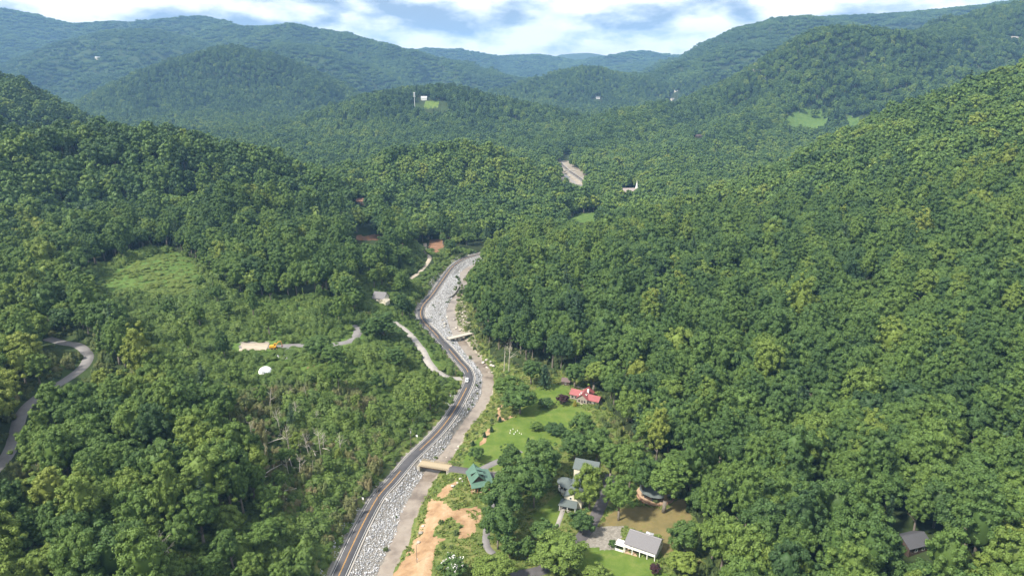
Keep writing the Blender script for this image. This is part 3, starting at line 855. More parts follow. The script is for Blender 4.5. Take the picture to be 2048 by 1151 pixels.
def dead_tree_geo(seed, H, nb=9, r0=.22, spread=.42):
    r = np.random.default_rng(seed); G = Geo()
    lean = r.normal(size=2) * .05 * H
    top = np.array([lean[0], lean[1], H])
    tube_path(G, [(0, 0, -1), top * .5, top], [r0, r0 * .7, r0 * .15], 6)
    for i in range(nb):
        f = r.uniform(.42, .92); p = top * f; a = r.uniform(0, 6.28); L = H * spread * (1.15 - f) * r.uniform(.6, 1.2) + .6
        e = p + np.array([math.cos(a) * L * .8, math.sin(a) * L * .8, L * r.uniform(.45, .9)])
        tube_path(G, [p, e], [r0 * .42 * (1.2 - f), .03], 5)
        for k in range(2):
            g2 = p + (e - p) * r.uniform(.4, .8); e2 = g2 + rand_dirs(1, r)[0] * L * .35 + np.array([0, 0, L * .2])
            tube_path(G, [g2, e2], [.05, .02], 4)
    return G
def join_vq(*vq):
    V, Qs, off = [], [], 0
    for v, q in vq: V.append(v); Qs.append(q + off); off += len(v)
    return np.vstack(V), np.vstack(Qs)
def crown_mesh(name, vq, mat): return mesh_np(name, vq[0], vq[1], mat)
def whole_mesh(name, vq, T, mat, bark):
    """crown and trunk in one mesh, for the mass of the forest"""
    V, Qd = vq
    tv = np.vstack(T.V); F = [f if len(f) == 4 else None for f in T.F]
    tq = np.array([f for f in F if f is not None]) + len(V)
    mi = np.r_[np.zeros(len(Qd), int), np.ones(len(tq), int)]
    return mesh_np(name, np.vstack([V, tv]), np.vstack([Qd, tq]), [mat, bark], mi)

# near tree kinds: height, crown radius, crown base
HI = []
specs = [(20, 7.2, 5.5, 80, 66, .60, 1.0), (22, 6.6, 5.0, 84, 64, .57, 1.0), (18, 7.6, 5.0, 76, 70, .62, .95), (24, 6.2, 6.0, 86, 60, .56, 1.0), (21, 6.9, 4.0, 84, 64, .58, 1.05), (25, 5.2, 6.0, 78, 58, .54, 1.0), (16, 5.6, 3.0, 66, 64, .54, 1.0), (27, 5.6, 5.0, 92, 56, .55, 1.1), (19, 8.6, 6.5, 88, 68, .62, .85), (23, 7.4, 4.5, 74, 76, .60, 1.0)]
for i, (h, rr, b, nl, m, lf, fl) in enumerate(specs):
    vq, T = broadleaf(100 + i, h, rr, b, nl, m, lf, fl, lean=rng.uniform(-.8, .8), irregular=.18 if i < 7 else .28)
    HI.append(dict(kind='broadleaf', h=h, r=rr, vq=vq, T=T, leaf=M_LEAF))
for i, (h, rr, b) in enumerate([(24, 5.0, 4.0), (21, 4.2, 3.0)]):
    vq, T = conifer(140 + i, h, rr, b, 17, 7, 1.15)
    HI.append(dict(kind='conifer', h=h, r=rr, vq=vq, T=T, leaf=M_NEEDLE))
N_BROAD = 10
for i, p in enumerate(HI):
    p['crown_me'] = crown_mesh('crown_%02d' % i, p['vq'], p['leaf'])
    p['trunk_me'] = p['T'].mesh('trunk_%02d' % i, M_BARK, True)
    p['whole_me'] = whole_mesh('tree_%02d' % i, p['vq'], p['T'], p['leaf'], M_BARK)
def proto_collection(name, meshes):
    c = bpy.data.collections.new(name)
    for i, me in enumerate(meshes):
        c.objects.link(bpy.data.objects.new('%s_%02d' % (name, i), me))
    return c
def scatter(name, P, rot, scl, idx, tint, coll, label):
    """ONE object holding many instances placed on points"""
    me = bpy.data.meshes.new(name); n = len(P)
    me.vertices.add(n); me.vertices.foreach_set('co', np.asarray(P, np.float32).ravel())
    def attr(nm, typ, arr, key):
        a = me.attributes.new(nm, typ, 'POINT'); a.data.foreach_set(key, np.ascontiguousarray(arr).ravel())
    attr('rot', 'FLOAT_VECTOR', np.asarray(rot, np.float32), 'vector'); attr('scl', 'FLOAT_VECTOR', np.asarray(scl, np.float32), 'vector')
    attr('pick', 'INT', np.asarray(idx, np.int32), 'value'); attr('tint', 'FLOAT', np.asarray(tint, np.float32), 'value')
    o = link(bpy.data.objects.new(name, me))
    ng = bpy.data.node_groups.new(name, 'GeometryNodeTree')
    ng.interface.new_socket('Geometry', in_out='INPUT', socket_type='NodeSocketGeometry')
    ng.interface.new_socket('Geometry', in_out='OUTPUT', socket_type='NodeSocketGeometry')
    N, L = ng.nodes, ng.links
    gi, go = N.new('NodeGroupInput'), N.new('NodeGroupOutput')
    ci = N.new('GeometryNodeCollectionInfo'); ci.inputs['Collection'].default_value = coll
    ci.inputs['Separate Children'].default_value = True; ci.inputs['Reset Children'].default_value = True
    ip = N.new('GeometryNodeInstanceOnPoints'); ip.inputs['Pick Instance'].default_value = True
    def na(nm, typ):
        a = N.new('GeometryNodeInputNamedAttribute'); a.data_type = typ; a.inputs['Name'].default_value = nm
        return a.outputs['Attribute']
    L.new(gi.outputs[0], ip.inputs['Points']); L.new(ci.outputs[0], ip.inputs['Instance'])
    L.new(na('pick', 'INT'), ip.inputs['Instance Index'])
    e2r = N.new('FunctionNodeEulerToRotation'); L.new(na('rot', 'FLOAT_VECTOR'), e2r.inputs[0]); L.new(e2r.outputs[0], ip.inputs['Rotation'])
    L.new(na('scl', 'FLOAT_VECTOR'), ip.inputs['Scale']); L.new(ip.outputs[0], go.inputs[0])
    mod = o.modifiers.new('scatter', 'NODES'); mod.node_group = ng
    return props(o, label, kind='stuff')

MID = []
for i, (h, rr, b) in enumerate([(19, 7.0, 3.5), (21, 6.4, 4), (17, 7.2, 3), (23, 5.8, 4), (20, 6.6, 3)]):
    vq, T = broadleaf(200 + i, h, rr, b, 24, 22, 1.75, lean=rng.uniform(-.8, .8), irregular=.2)
    MID.append(whole_mesh('mid_%02d' % i, vq, T, M_LEAF, M_BARK))
vq, T = conifer(230, 22, 4.4, 3, 12, 4, 1.9); MID.append(whole_mesh('mid_05', vq, T, M_NEEDLE, M_BARK))
FAR = []
for i in range(5):
    r = np.random.default_rng(300 + i); vs_ = []
    for k in range(7):
        (V, Qd), T = broadleaf(310 + i * 10 + k, 18 * r.uniform(.75, 1.15), 6.5 * r.uniform(.8, 1.2), 2, 9, 9, 3.0)
        a, s = k * 2.4, 4.6 * math.sqrt(k + .3)
        vs_.append((V + np.array([math.cos(a) * s, math.sin(a) * s, 0]), Qd))
    V, Qd = join_vq(*vs_); FAR.append(mesh_np('far_%02d' % i, V, Qd, M_LEAF))

# ------------------------------------------------------------------ where trees stand
AZ = np.linspace(-.78, .78, 900)
RG = 110 * (10500 / 110) ** np.linspace(0, 1, 520)
A2, R2 = np.meshgrid(AZ, RG, indexing='ij')
hz = terrain(np.sin(A2) * R2, np.cos(A2) * R2)
CUM = np.maximum.accumulate((hz + 13 - CAM_Z) / R2, axis=1)
def seen(x, y, z, top=24.0):
    r = np.hypot(x, y); a = np.arctan2(x, y)
    i = np.clip(np.searchsorted(AZ, a), 0, len(AZ) - 1); j = np.clip(np.searchsorted(RG, r * .985 - 6) - 1, 0, len(RG) - 1)
    return (z + top - CAM_Z) / r >= CUM[i, j] - .002
def jitter_grid(cell, r0, r1, halo=1.0, seed=0):
    r = np.random.default_rng(seed)
    X, Y = np.meshgrid(np.arange(-r1 * .78, r1 * .78, cell), np.arange(60, r1, cell))
    x = X.ravel() + (np.arange(X.shape[0]) % 2)[:, None].repeat(X.shape[1], 1).ravel() * cell * .5
    y = Y.ravel()
    x = x + r.uniform(-.42, .42, len(x)) * cell; y = y + r.uniform(-.42, .42, len(y)) * cell
    d = np.hypot(x, y); k = (d >= r0) & (d < r1)
    x, y = x[k], y[k]; z = terrain(x, y)
    u, v, dep = project(x, y, z)
    u2, v2, _ = project(x, y, z + 24)
    k = (dep > 20) & (u > -160) & (u < 2200) & (v2 < 1230) & (v > -40)
    return x[k], y[k], z[k]
# sight lines kept open by clearings: photo point, half size, and whatever stands nearer than the target is thinned
TARGETS = []
def target(u, v, hw, hh, P=None, slack=0.0):
    p = ground_px(u, v) if P is None else P
    TARGETS.append((u, v, hw, hh, project(*p)[2] - slack))
for p in ROAD[(ROAD[:, 1] > 150) & (ROAD[:, 1] < 690)][::3]:
    u, v, d = project(p[0], p[1], 0.0); target(u, v, 14 if p[1] < 450 else 11, 4, np.array([p[0], p[1], 0.]))
for nm in ('hill_road', 'bank_driveway', 'upper_driveway'):
    for p in SIDE_L[nm][1][::3]:
        u, v, d = project(*p)
        if nm == 'hill_road' and 752 < v < 792: continue
        if nm == 'upper_driveway' and v > 552: continue
        target(u, v, 9, 5, p)
for (u, v, hw, hh) in [(500, 692, 24, 10), (550, 692, 26, 14), (600, 691, 20, 8), (712, 664, 12, 14), (530, 733, 18, 16), (575, 708, 20, 10), (757, 596, 20, 17), (735, 474, 22, 6),
                       (872, 492, 16, 14), (300, 556, 70, 20), (1142, 340, 16, 22), (1132, 312, 8, 14), (1258, 378, 18, 3), (1600, 240, 26, 10), (1710, 247, 10, 5), (868, 209, 24, 9), (845, 199, 12, 5), (722, 406, 10, 5),
                       (1160, 375, 5, 4), (1165, 437, 24, 4), (1348, 190, 8, 14), (1398, 272, 9, 5), (195, 114, 10, 5), (1840, 1092, 14, 10), (1196, 195, 8, 4), (895, 640, 30, 40), (625, 735, 20, 8)]:
    target(u, v, hw, hh)
TG = np.array(TARGETS)
def hides_target(x, y, z, h, rad):
    uc, vc, dep = project(x, y, z + h * .55)
    pr = FPX * rad / dep; ph = FPX * h * .5 / dep
    bad = np.zeros(len(x), bool)
    for (u, v, hw, hh, td) in TG:
        bad |= (dep < td + 4) & (np.abs(uc - u) < hw + pr * .8) & (np.abs(vc - v) < hh + ph * .85)
    return bad
SIDE_ALL = [(w, P) for w, P in SIDE_L.values()]
CLEAR_ZONES = ['lawn', 'lawn_b', 'lawn_c', 'lawn_d', 'dry', 'dirt', 'dirt2', 'gravel', 'gravel2', 'pad', 'meadow', 'far_meadow', 'far_meadow2', 'far_lawn', 'far_grass', 'redsoil', 'valley_edge', 'sandbar']
def open_ground(x, y):
    """True where no forest tree may stand"""
    b = any_zone(CLEAR_ZONES, x, y)
    dr, sr, _ = line_dist(x, y, ROAD); dc, _, _ = line_dist(x, y, CREEK)
    b |= ((dr < 10) | ((sr < 0) & (dr < 14))) & (y < 760) & (y > 40)
    b |= (dc < 8) & (y < 700)
    b |= ((dr < 15) | (dc < 14)) & (y > 1100) & (y < 1440)
    for w, P in SIDE_ALL:
        lo, hi = P[:, :2].min(0) - 12, P[:, :2].max(0) + 12
        q = (x > lo[0]) & (x < hi[0]) & (y > lo[1]) & (y < hi[1])
        if q.any(): b[q] |= poly_dist(x[q], y[q], P)[0] < w / 2 + 4.5
    return b
def tint_at(x, y, r, base=.40, spread=.17):
    t = base + .26 * fbm(x, y, 110, 41, 3) + .16 * fbm(x, y, 500, 47, 2) + r.normal(size=len(x)) * spread
    return np.clip(t, .02, .94)
forest = dict(P=[], rot=[], scl=[], idx=[], tint=[])
def push(x, y, z, rot, scl, idx, tint):
    forest['P'].append(np.stack([x, y, z], 1)); forest['rot'].append(rot); forest['scl'].append(scl); forest['idx'].append(idx); forest['tint'].append(tint)
def rotz(n, r, tilt=.05): return np.stack([r.normal(size=n) * tilt, r.normal(size=n) * tilt, r.uniform(0, 6.28, n)], 1)
r = np.random.default_rng(11)
# near forest
x, y, z = jitter_grid(9.6, 0, 760, seed=1)
k = ~open_ground(x, y) & seen(x, y, z); x, y, z = x[k], y[k], z[k]
dr, sr, _ = line_dist(x, y, ROAD)
kz = any_zone(['kudzu', 'kudzu2', 'meadow'], x, y); sz = zone('scrub', x, y)
right = (sr < 0)
dens = np.where(kz, .10, np.where(sz, .20, np.where((~right) & (dr < 45), .45, .94)))
dens = np.where((~right) & ~kz & ~sz & (y > 430) & (x > -230) & (dr < 200), np.minimum(dens, .75), dens)
k = r.uniform(size=len(x)) < dens; x, y, z, kz, sz, right, dr = [a[k] for a in (x, y, z, kz, sz, right, dr)]
s = np.clip(r.normal(1.08, .21, len(x)), .6, 1.55) * np.where(right, 1.0, .95) * np.where(sz, .62, 1) * np.where(kz, .72, 1) * np.where((~right) & (dr < 45), .7, 1)
sxy = (.35 + .62 * s) * r.uniform(.80, 1.08, len(x)) * np.where(sz | kz, .72, 1)
n = len(x)
idx = r.integers(0, N_BROAD, n)
con = r.uniform(size=n) < np.where(right, .035, .05); idx[con] = r.integers(N_BROAD, len(HI), con.sum())
H_of = np.array([p['h'] for p in HI]); R_of = np.array([p['r'] for p in HI])
bad = hides_target(x, y, z, H_of[idx] * s, R_of[idx] * sxy)
k = ~bad
x, y, z, s, sxy, idx, right, kz, sz = [a[k] for a in (x, y, z, s, sxy, idx, right, kz, sz)]
n = len(x)
tint = tint_at(x, y, r, .50) + np.where((x < -50) & (y < 330), .09, 0)
tint = np.clip(tint, .02, .94)
tint = np.where(sz, np.clip(tint + .08, 0, .94), tint)
rare = r.uniform(size=n) < .008; tint[rare] = .94
rot = rotz(n, r)
u, v, dep = project(x, y, z + 12); size = FPX * R_of[idx] * sxy / dep
inview = (u > 6) & (u < 2042) & (v > 0) & (v < 1140)
order = np.argsort(-(size * inview))
single = np.zeros(n, bool); single[order[:300]] = True
SINGLES = [(float(x[i]), float(y[i]), float(z[i]), rot[i], float(s[i]), float(sxy[i]), int(idx[i]), float(tint[i]), float(u[i]), float(v[i]), bool(right[i]), bool(sz[i] or kz[i])) for i in np.where(single)[0]]
m = ~single
push(x[m], y[m], z[m], rot[m], np.stack([sxy[m], sxy[m], s[m]], 1), idx[m], tint[m])
NEAR_N = len(HI)
# middle distance
x, y, z = jitter_grid(9.2, 760, 1900, seed=2)
k = seen(x, y, z) & ~open_ground(x, y); x, y, z = x[k], y[k], z[k]
s = np.clip(r.normal(.98, .18, len(x)), .55, 1.4); idx = r.integers(0, 5, len(x)); con = r.uniform(size=len(x)) < .04; idx[con] = 5
k = ~hides_target(x, y, z, 20 * s, 6.6 * s); x, y, z, s, idx = x[k], y[k], z[k], s[k], idx[k]
push(x, y, z, rotz(len(x), r), np.stack([s, s, s * r.uniform(.9, 1.1, len(x))], 1), idx + NEAR_N, tint_at(x, y, r, .38))
x, y, z = jitter_grid(11.5, 1900, 3300, seed=3)
k = seen(x, y, z) & (~any_zone(['far_meadow', 'far_meadow2', 'far_lawn'], x, y) | (r.uniform(size=len(x)) < .12)); x, y, z = x[k], y[k], z[k]
s = r.uniform(.85, 1.25, len(x)); idx = r.integers(0, 6, len(x))
k = ~hides_target(x, y, z, 20 * s, 6.6 * s); x, y, z, s, idx = x[k], y[k], z[k], s[k], idx[k]
push(x, y, z, rotz(len(x), r), np.stack([s, s, s], 1), idx + NEAR_N, tint_at(x, y, r, .31))  # lower tint: cloud shadow on the far slopes is put into leaf colour
NM = NEAR_N + len(MID)
for (cell, r0, r1, sc, sd_) in [(22, 3300, 5200, .95, 4), (32, 5200, 8200, 1.4, 5)]:
    x, y, z = jitter_grid(cell, r0, r1, seed=sd_)
    k = seen(x, y, z, 30); x, y, z = x[k], y[k], z[k]
    s = sc * r.uniform(.85, 1.15, len(x))
    push(x, y, z - 2, rotz(len(x), r, .02), np.stack([s, s, r.uniform(.8, 1.1, len(x)) * (1 + .12 * (sc - 1))], 1), r.integers(0, len(FAR), len(x)) + NM, tint_at(x, y, r, .30, .10))
FC = proto_collection('forest_tree_form', [p['whole_me'] for p in HI] + MID + FAR)
cat_ = {k: np.concatenate(v) for k, v in forest.items()}
print('FOREST', len(cat_['P']))
scatter('forest', cat_['P'], cat_['rot'], cat_['scl'], cat_['idx'], cat_['tint'], FC, 'dense mixed forest covering the hills and mountains')
# ------------------------------------------------------------------ the trees that show largest, each a thing of its own
def tree_object(name, proto, loc, rot, s, sxy, tint, label, cat, group, leaf=None):
    e = empty(name, loc, 0, label, cat, group)
    e.rotation_euler = tuple(float(a) for a in rot); e.scale = (sxy, sxy, s)
    c = add_obj('crown', proto['crown_me'], e); c['tint'] = float(tint)
    add_obj('trunk', proto['trunk_me'], e)
    if leaf is not None:
        c.material_slots[0].link = 'OBJECT'; c.material_slots[0].material = leaf
    return e
SHADE = lambda t: 'deep green' if t < .36 else ('mid green' if t < .52 else ('bright green' if t < .70 else ('yellow-green' if t < .97 else 'rust-brown')))
MARKS = [('white house', 1280, 1085), ('round house', 1304, 985), ('red-roofed house', 1162, 795), ('white dome', 530, 733), ('dark-roofed cottage', 1840, 1092),
         ('half-dead tan conifer', 1700, 930), ('rust-brown tree', 1507, 566), ('upper hill road bend', 172, 713), ('lower hill road', 40, 830),
         ('forked bare tree', 310, 1105), ('forked bare trunk', 1595, 705), ('snags on the slope', 560, 930), ('bottom right corner', 2040, 1145), ('bottom left corner', 8, 1145), ('turreted house', 1140, 975)]
SECT = ['right of', 'above and right of', 'above', 'above and left of', 'left of', 'below and left of', 'below', 'below and right of']
for (x, y, z, rot, s, sxy, k, t, u, v, rgt, scrubby) in SINGLES:
    pr = HI[k]; con = pr['kind'] == 'conifer'
    big = 'tall' if s > 1.2 else 'small' if s < .8 else 'smallish' if s < .95 else 'medium-sized' if s < 1.08 else 'large'
    v2 = project(x, y, z + pr['h'] * s * .6)[1]
    dist, (mk, mu, mv) = min(((math.hypot(u - m[1], v2 - m[2]), m) for m in MARKS), key=lambda q_: q_[0])
    sec = SECT[int(((math.atan2(mv - v2, u - mu) + math.pi / 8) % (2 * math.pi)) / (math.pi / 4)) % 8]
    far = 'just ' if dist < 70 else '' if dist < 150 else 'well ' if dist < 240 else 'far '
    form = ['round-crowned', 'full-crowned', 'broad', 'slender', 'low-branched', 'narrow', 'compact', 'towering', 'spreading', 'ragged', 'spired', 'pointed'][k]
    lab = f'{big} {form} dark conifer {far}{sec} the {mk}' if con else f'{big} {form} {SHADE(t)} tree {far}{sec} the {mk}'
    tree_object('conifer' if con else 'broadleaf_tree', pr, (x, y, z - .3), rot, s, sxy, t, lab, 'tree', 'forest trees nearest the camera')

# ------------------------------------------------------------------ vines over the left slope, scrub and grass
def place(cell, polys, seed, r0=0, r1=760):
    x, y, z = jitter_grid(cell, r0, r1, seed=seed)
    return x, y, z
def off_roads(x, y, m=1.5):
    b = np.zeros(len(x), bool)
    dr, sr, _ = line_dist(x, y, ROAD); b |= dr < 3.7 + m
    for w, P in SIDE_ALL:
        lo, hi = P[:, :2].min(0) - 8, P[:, :2].max(0) + 8
        q = (x > lo[0]) & (x < hi[0]) & (y > lo[1]) & (y < hi[1])
        if q.any(): b[q] |= poly_dist(x[q], y[q], P)[0] < w / 2 + m
    b |= any_zone(['pad', 'gravel', 'gravel2'], x, y)
    return ~b
r = np.random.default_rng(21)
KM = [mesh_np('vine_%d' % i, *mound(400 + i, 3.6, h, 70, .62), M_KUDZU) for i, h in enumerate((1.6, 2.6, 3.8))]
KP, KR, KS, KI, KT = [], [], [], [], []
x, y, z = jitter_grid(3.9, 0, 700, seed=31)
dr, sr, _ = line_dist(x, y, ROAD)
kz = any_zone(['kudzu', 'kudzu2'], x, y); md = zone('meadow', x, y)
bank = (sr > 0) & (dr < 62) & (y < 700)
k = (kz | bank) & ~(md & (r.uniform(size=len(x)) < .30)) & off_roads(x, y) & ~any_zone(['redsoil', 'redsoil2'], x, y)
x, y, z, md, bank, kz = [a[k] for a in (x, y, z, md, bank, kz)]
lump = np.clip(.5 + 1.1 * fbm(x, y, 26, 61, 3), 0, 1)
s = (.65 + 1.15 * lump * r.uniform(.5, 1.2, len(x))) * np.where(md, .75, 1)
hgt = s * np.where(md, r.uniform(.25, .7, len(x)), r.uniform(.7, 1.5, len(x)))
d2 = line_dist(x, y, ROAD)[0]; hgt = np.where(d2 < 12, hgt * .45, hgt); s = np.where(d2 < 10, np.minimum(s, .7), s)
kb = hides_target(x, y, z, hgt * 2.6, s * 3.2) & (hgt > .9); hgt[kb] *= .35
scatter('kudzu_vines', np.stack([x, y, z - .2], 1), rotz(len(x), r, .1), np.stack([s, s, hgt], 1), r.integers(0, 3, len(x)),
        np.clip(.42 + .35 * fbm(x, y, 55, 66, 3) + np.where(md, .32, 0) + r.normal(size=len(x)) * .13, 0, 1), proto_collection('vine_form', KM), 'green kudzu vines smothering the slope left of the highway')
# scrub: storm-damaged slope, creek banks, forest edges
SM = [mesh_np('scrub_%d' % i, *mound(430 + i, 2.4, h, 55, .55, 6), M_SCRUB) for i, h in enumerate((2.2, 3.4, 5.0))]
x, y, z = jitter_grid(3.4, 0, 640, seed=33)
dr, sr, _ = line_dist(x, y, ROAD); dc, sc, _ = line_dist(x, y, CREEK)
sz = zone('scrub', x, y); ve = zone('valley_edge', x, y)
under = (~ve) & ~any_zone(['kudzu', 'kudzu2', 'meadow', 'scrub'], x, y) & (sr > 0) & (dr > 40) & (y < 480)
edge_e = ve & (sc < 0) & (dc > 5) & (dc < 24) & ~any_zone(['lawn', 'lawn_d', 'dirt', 'dirt2'], x, y) & (r.uniform(size=len(x)) < .40)
foot = (np.abs(poly_dist(x, y, FOOT)[0]) < 16) & (y < 620) & ~any_zone(['lawn', 'lawn_b', 'dry'], x, y) & (r.uniform(size=len(x)) < .5)
rip = (sr < 0) & (sc > 0) & (dr > 4.6) & (dc > 4.2) & (r.uniform(size=len(x)) < np.where(fbm(x, y, 22, 88, 2) > .38, .35, .025))
rip |= (sc > 0) & (sr < 0) & (dc > 3.4) & (dc < 5.2) & (r.uniform(size=len(x)) < .40)
k = ((sz & (r.uniform(size=len(x)) < .85)) | edge_e | foot | rip | (under & (r.uniform(size=len(x)) < .6))) & off_roads(x, y, 1.0)
x, y, z, sz, rip, under, edge_e = [a[k] for a in (x, y, z, sz, rip, under, edge_e)]
s = np.where(sz | under, r.uniform(.55, 1.35, len(x)), np.where(rip, r.uniform(.22, .5, len(x)), r.uniform(.35, .9, len(x))))
s = np.where(edge_e, s * .6, s)
h = s * r.uniform(.6, 1.4, len(x))
kb = hides_target(x, y, z, h * 4, s * 2.6); k = ~(kb & (h > .5)); x, y, z, s, h, sz, rip = [a[k] for a in (x, y, z, s, h, sz, rip)]
scatter('scrub', np.stack([x, y, z - .2], 1), rotz(len(x), r, .12), np.stack([s, s, h], 1), r.integers(0, 3, len(x)),
        np.clip(np.where(sz, .66, .30) + .3 * fbm(x, y, 40, 71, 3) + r.normal(size=len(x)) * .2, 0, 1), proto_collection('scrub_form', SM), 'low scrub and saplings along slopes and creek banks')
# tall grass of the valley floor
def tuft(seed):
    rr = np.random.default_rng(seed); n = 22
    C = np.column_stack([rr.normal(size=(n, 2)) * .5, np.full(n, .28)])
    N = np.column_stack([rr.normal(size=(n, 2)) * .6, rr.uniform(.6, 1.0, n)]); N /= np.linalg.norm(N, axis=1)[:, None]
    return leaf_quads(C, N, .75, rr, .45)
GM = [mesh_np('tuft_%d' % i, *tuft(450 + i), M_GRASS) for i in range(3)]
x, y, z = jitter_grid(1.9, 0, 560, seed=35)
dr, sr, _ = line_dist(x, y, ROAD); dc, sc, _ = line_dist(x, y, CREEK)
k = zone('valley_edge', x, y) & (sc < 0) & (dc > 4) & ~any_zone(['lawn', 'lawn_b', 'lawn_c', 'lawn_d', 'dry', 'dirt3', 'dirt4', 'gravel', 'gravel2'], x, y) & (~any_zone(['dirt', 'dirt2'], x, y) | (fbm(x, y, 14, 95, 3) > .28)) & off_roads(x, y, .4)
x, y, z = x[k], y[k], z[k]; s = r.uniform(.6, 1.5, len(x))
scatter('tall_grass', np.stack([x, y, z - .1], 1), rotz(len(x), r, .1), np.stack([s, s, s * r.uniform(.7, 1.5, len(x))], 1), r.integers(0, 3, len(x)),
        np.clip(.45 + .4 * fbm(x, y, 30, 73, 3) + r.normal(size=len(x)) * .15, 0, 1), proto_collection('grass_form', GM), 'tall weedy grass on the creek bank and meadow')

# ------------------------------------------------------------------ riprap
def rock_geo(seed, n=0):
    rr = np.random.default_rng(seed)
    V, F = blob((0, 0, 0), (1, rr.uniform(.65, .95), rr.uniform(.5, .8)), rr, 6, 4, .3)
    return V, tris_as_quads(F)
RM = [mesh_np('rock_%d' % i, *rock_geo(500 + i), M_RIPRAP) for i in range(5)]
x, y, z = jitter_grid(.66, 0, 700, seed=37)
dr, sr, _ = line_dist(x, y, ROAD); dc, sc, _ = line_dist(x, y, CREEK)
k = (sr < 0) & (sc > 0) & (dr > 3.9) & (dr < 34) & (dc > 3.2) & off_roads(x, y, .3)
tongue = (sr > 0) & (dr > 4) & (dr < 7) & (fbm(x, y, 40, 91, 2) > .2)
dom = np.hypot(x - ground_px(577, 706)[0], (y - ground_px(577, 706)[1]) * .8) < 6.5
k = (k | (tongue & (r.uniform(size=len(x)) < .5))) | dom
x, y, z = x[k], y[k], z[k]; s = .20 + .34 * r.uniform(size=len(x)) ** 3
rotr = r.uniform(0, 6.28, (len(x), 3))
print('RIPRAP', len(x))
scatter('riprap_stones', np.stack([x, y, z + .12], 1), rotr, np.stack([s, s, s], 1), r.integers(0, 5, len(x)), r.uniform(size=len(x)), proto_collection('riprap_form', RM), 'pale grey riprap stones armouring the bank between highway and creek')
# ------------------------------------------------------------------ building kit (local frame: x along the front, y into depth, z up)
PAINT = {}
def paint(name, col, **kw):
    if name not in PAINT: PAINT[name] = simple_mat(name, col, **kw)
    return PAINT[name]
WHITE = paint('white_siding', (.74, .73, .70), rough=.6, var=.07, scale=.8)
CREAM = paint('cream_siding', (.66, .60, .48), rough=.7, var=.08, scale=.8)
TRIM = paint('white_trim', (.80, .79, .76), rough=.5, var=.05)
GLASS = simple_mat('window_glass', (.035, .042, .05), .08, .2, 1.0, spec=.6)
SHINGLE = paint('grey_shingle', (.165, .158, .165), rough=.9, var=.22, scale=6)
DARKSHINGLE = paint('slate_shingle', (.105, .125, .125), rough=.85, var=.22, scale=6)
GREENMETAL = paint('green_metal_roof', (.088, .16, .12), rough=.45, var=.10, scale=.7)
REDMETAL = paint('red_metal_roof', (.27, .085, .085), rough=.5, var=.10, scale=.6)
LOG = paint('log_wall', (.38, .155, .07), rough=.8, var=.2, scale=2, stretch=(1, 1, 6))
BROWNWOOD = paint('brown_wood', (.085, .06, .048), rough=.85, var=.25, scale=2)
STONE = paint('house_stone', (.30, .26, .22), rough=.9, var=.3, scale=2)
DECK = paint('deck_boards', (.42, .30, .20), rough=.85, var=.2, scale=3, stretch=(8, 1, 1))
BRICKRED = paint('redwood_rail', (.27, .115, .08), rough=.8, var=.2, scale=2)
CONCRETE = paint('bridge_concrete', (.42, .385, .33), rough=.9, var=.15, scale=1.2)
TIMBER = paint('tan_timber', (.33, .27, .185), rough=.85, var=.18, scale=2, stretch=(1, 6, 1))
STEEL = paint('weathered_steel', (.20, .105, .07), rough=.7, var=.3, scale=2)
POLEWOOD = paint('pole_wood', (.16, .13, .105), rough=.9, var=.25, scale=2, stretch=(6, 6, 1))
GALV = paint('galvanised_steel', (.62, .63, .64), rough=.5, var=.08, metallic=.2)
WIRE = paint('cable', (.05, .05, .055), rough=.7, var=.1)
YELLOW = paint('machine_yellow', (.62, .33, .035), rough=.45, var=.12, scale=2)
RUBBER = paint('black_rubber', (.03, .03, .032), rough=.8, var=.15)
CARPAINT = paint('white_car_paint', (.72, .73, .74), rough=.25, var=.04, spec=.5)
FABRIC = paint('white_dome_fabric', (.80, .81, .82), rough=.6, var=.05)
LAMP = paint('lamp_lens', (.75, .72, .65), rough=.2, var=.05)

def box_vf(x0, x1, y0, y1, z0, z1):
    V = [(x0, y0, z0), (x1, y0, z0), (x1, y1, z0), (x0, y1, z0), (x0, y0, z1), (x1, y0, z1), (x1, y1, z1), (x0, y1, z1)]
    return V, [(0, 3, 2, 1), (4, 5, 6, 7), (0, 1, 5, 4), (1, 2, 6, 5), (2, 3, 7, 6), (3, 0, 4, 7)]
def part(name, parent, mat, *shapes, label=None, smooth=False):
    G = Geo()
    for V, F in shapes: G.add(V, F)
    o = add_obj(name, G.mesh(name, mat, smooth), parent)
    if label: o['label'] = label
    return o
def gable_walls(x0, x1, y0, y1, z0, ze, zr, axis='x'):
    """five-sided block: ridge along axis"""
    if axis == 'x':
        ym = (y0 + y1) / 2
        V = [(x, y, z) for x in (x0, x1) for (y, z) in ((y0, z0), (y1, z0), (y1, ze), (ym, zr), (y0, ze))]
    else:
        xm = (x0 + x1) / 2
        V = [(x, y, z) for y in (y0, y1) for (x, z) in ((x0, z0), (x1, z0), (x1, ze), (xm, zr), (x0, ze))]
    F = [(0, 1, 2, 3, 4), (9, 8, 7, 6, 5)] + [(i, 5 + i, 5 + (i + 1) % 5, (i + 1) % 5) for i in range(5)]
    return V, F
def slab(p, q, r_, s, t):
    """thick roof plane with the four top corners p q r s"""
    A = [np.asarray(a, float) for a in (p, q, r_, s)]
    n = np.cross(A[1] - A[0], A[3] - A[0]); n /= np.linalg.norm(n)
    if n[2] < 0: n = -n
    V = A + [a - n * t for a in A]
    return V, [(0, 1, 2, 3), (7, 6, 5, 4), (0, 4, 5, 1), (1, 5, 6, 2), (2, 6, 7, 3), (3, 7, 4, 0)]
